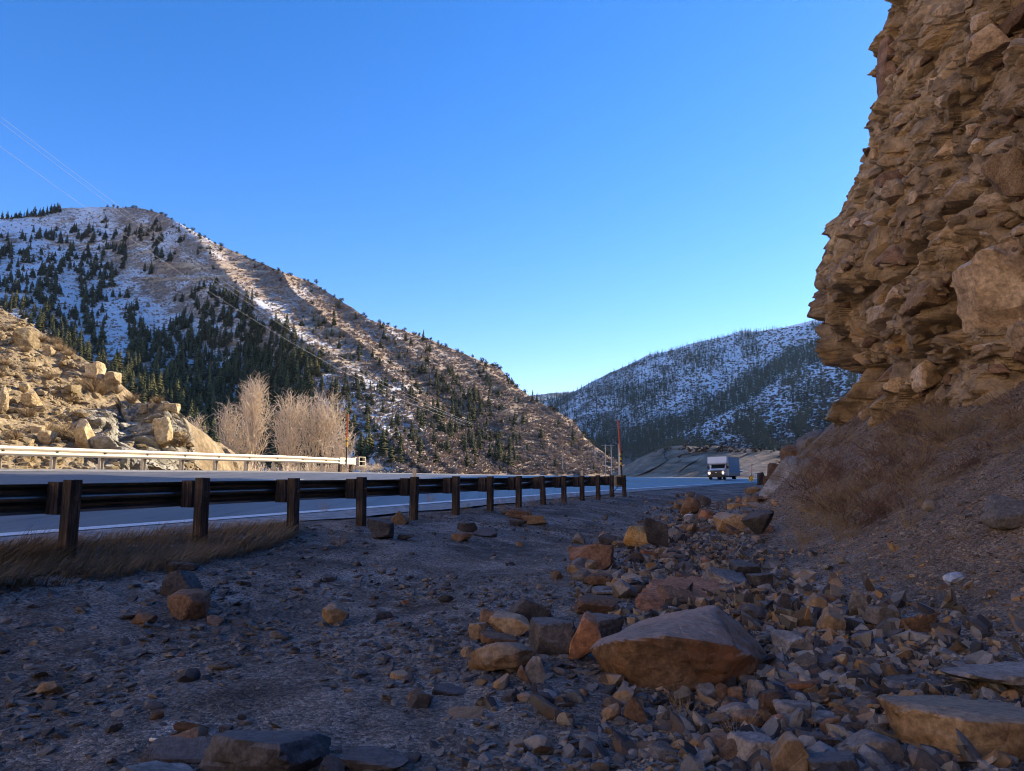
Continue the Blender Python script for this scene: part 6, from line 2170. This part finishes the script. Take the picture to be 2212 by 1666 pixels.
flat_ = lambda s, o, q, a, x, y: np.where(a < -1.0, np.clip(.35 + 1.3 * fbm2(x * .7, y * .7, 3, 92), .04, 1), .0) * np.clip((q + 8.8) / 1.5, .15, 1)
talus = lambda s, o, q, a, x, y: np.clip((a + 1) / 1.2, 0, 1) * .9
M_CHIPF = vary_rock('dusty_gravel_chips', [(.06, .055, .056), (.13, .113, .105), (.20, .175, .16), (.10, .085, .078), (.17, .15, .135), (.07, .062, .062)])
pebbles('slate_chips', M_CHIPF, 32000, 1, flat_, .006, .085, 'dark slate chips scattered over the open gravel', .4)
pebbles('pile_rubble', M_CHIPD, 8500, 2, pile, .02, .15, 'grey broken rubble filling the rock pile', .8)
pebbles('brown_rubble', M_CHIPB, 6000, 3, pile, .02, .14, 'brown broken rubble filling the rock pile', .85)
pebbles('talus_gravel', M_CHIPB, 26000, 4, talus, .008, .045, 'brown gravel covering the talus slope', .5)
pebbles('talus_slate', M_CHIPD, 5000, 5, talus, .008, .05, 'grey chips mixed into the talus slope', .5)

# ---- scree on the sunlit bank
def bank_scree():
    r = np.random.default_rng(17)
    T = []
    for j in range(4):
        p, f = rock_shape(7000 + j, 'block', 1, 1.0)
        T.append((p * .5, f))
    pl = []
    for _ in range(5200):
        i = int(r.integers(5, 300)); j = int(r.integers(120, 558))
        if 175 < BANK_X[j] < 425 and r.uniform() < .9: continue
        q = BANK[i, j]
        s_ = .10 + .42 * r.uniform() ** 4
        pl.append((int(r.integers(4)), q[0], q[1], q[2], s_ * r.uniform(1, 1.5), s_ * .8, r.uniform(0, 6.28)))
    merge('bank_scree', T, pl, M_CREAM, 'stuff', 'loose cream stones and scree on the sunlit bank', 'rubble')
bank_scree()

# ---- litter
h = cast(2060, 1256, ('ground',))
if h:
    r = np.random.default_rng(8)
    v, f = ICO[3]
    p = v * (1 + .45 * fbm(v * 2.1, 3, 77)[:, None] + .25 * blocky(v, .5, 78)[:, None]) * np.array([.12, .07, .045])
    M = Mat('crumpled_plastic', .25, .5); 
    mp_ = M.done((.36, .38, .42))
    tag(link('plastic_bag', np_mesh('plastic_bag', p, f, False), mp_, None, h[0] + Vector((0, 0, .04)), (0, -.25, .4)), 'crumpled clear plastic bag lying on the talus gravel', 'litter')
h = cast(345, 1606, ('ground',))
if h:
    bm = bmesh.new(); cyl(bm, (-.06, 0, .012), (0, .0, .016), .009, .008, seg=8); cyl(bm, (0, 0, .016), (.045, -.02, .012), .008, .006, seg=8)
    tag(link('stick', bm_mesh('stick', bm, True), M_PALE, None, h[0], (0, 0, -.3)), 'short pale stick left of the brown rock near the bottom edge', 'stick')
h = cast(1490, 1122, ('ground',))
if h:
    v, f = ICO[2]
    p = v * (1 + .4 * fbm(v * 2.1, 3, 79)[:, None]) * np.array([.14, .1, .08])
    tag(link('paper_litter', np_mesh('paper_litter', p, f, False), M_SIGNW, None, h[0] + Vector((0, 0, .08))), 'crumpled white litter among the spill rocks near the road', 'litter')

# ------------------------------------------------------------------ air
def build_haze():
    bm = bmesh.new()
    box(bm, (0, 2400, 250), (7600, 8000, 720))
    me = bm_mesh('haze', bm)
    m = bpy.data.materials.new('pale_air'); m.use_nodes = True
    t = m.node_tree; t.nodes.clear()
    v = t.nodes.new('ShaderNodeVolumePrincipled'); o = t.nodes.new('ShaderNodeOutputMaterial')
    v.inputs['Color'].default_value = (0.45, 0.70, 1.0, 1)
    v.inputs['Density'].default_value = 0.00003
    v.inputs['Anisotropy'].default_value = 0.35
    t.links.new(v.outputs[0], o.inputs['Volume'])
    tag(link('haze', me, m), 'thin pale blue haze in the valley air', 'haze', None, 'stuff')
build_haze()
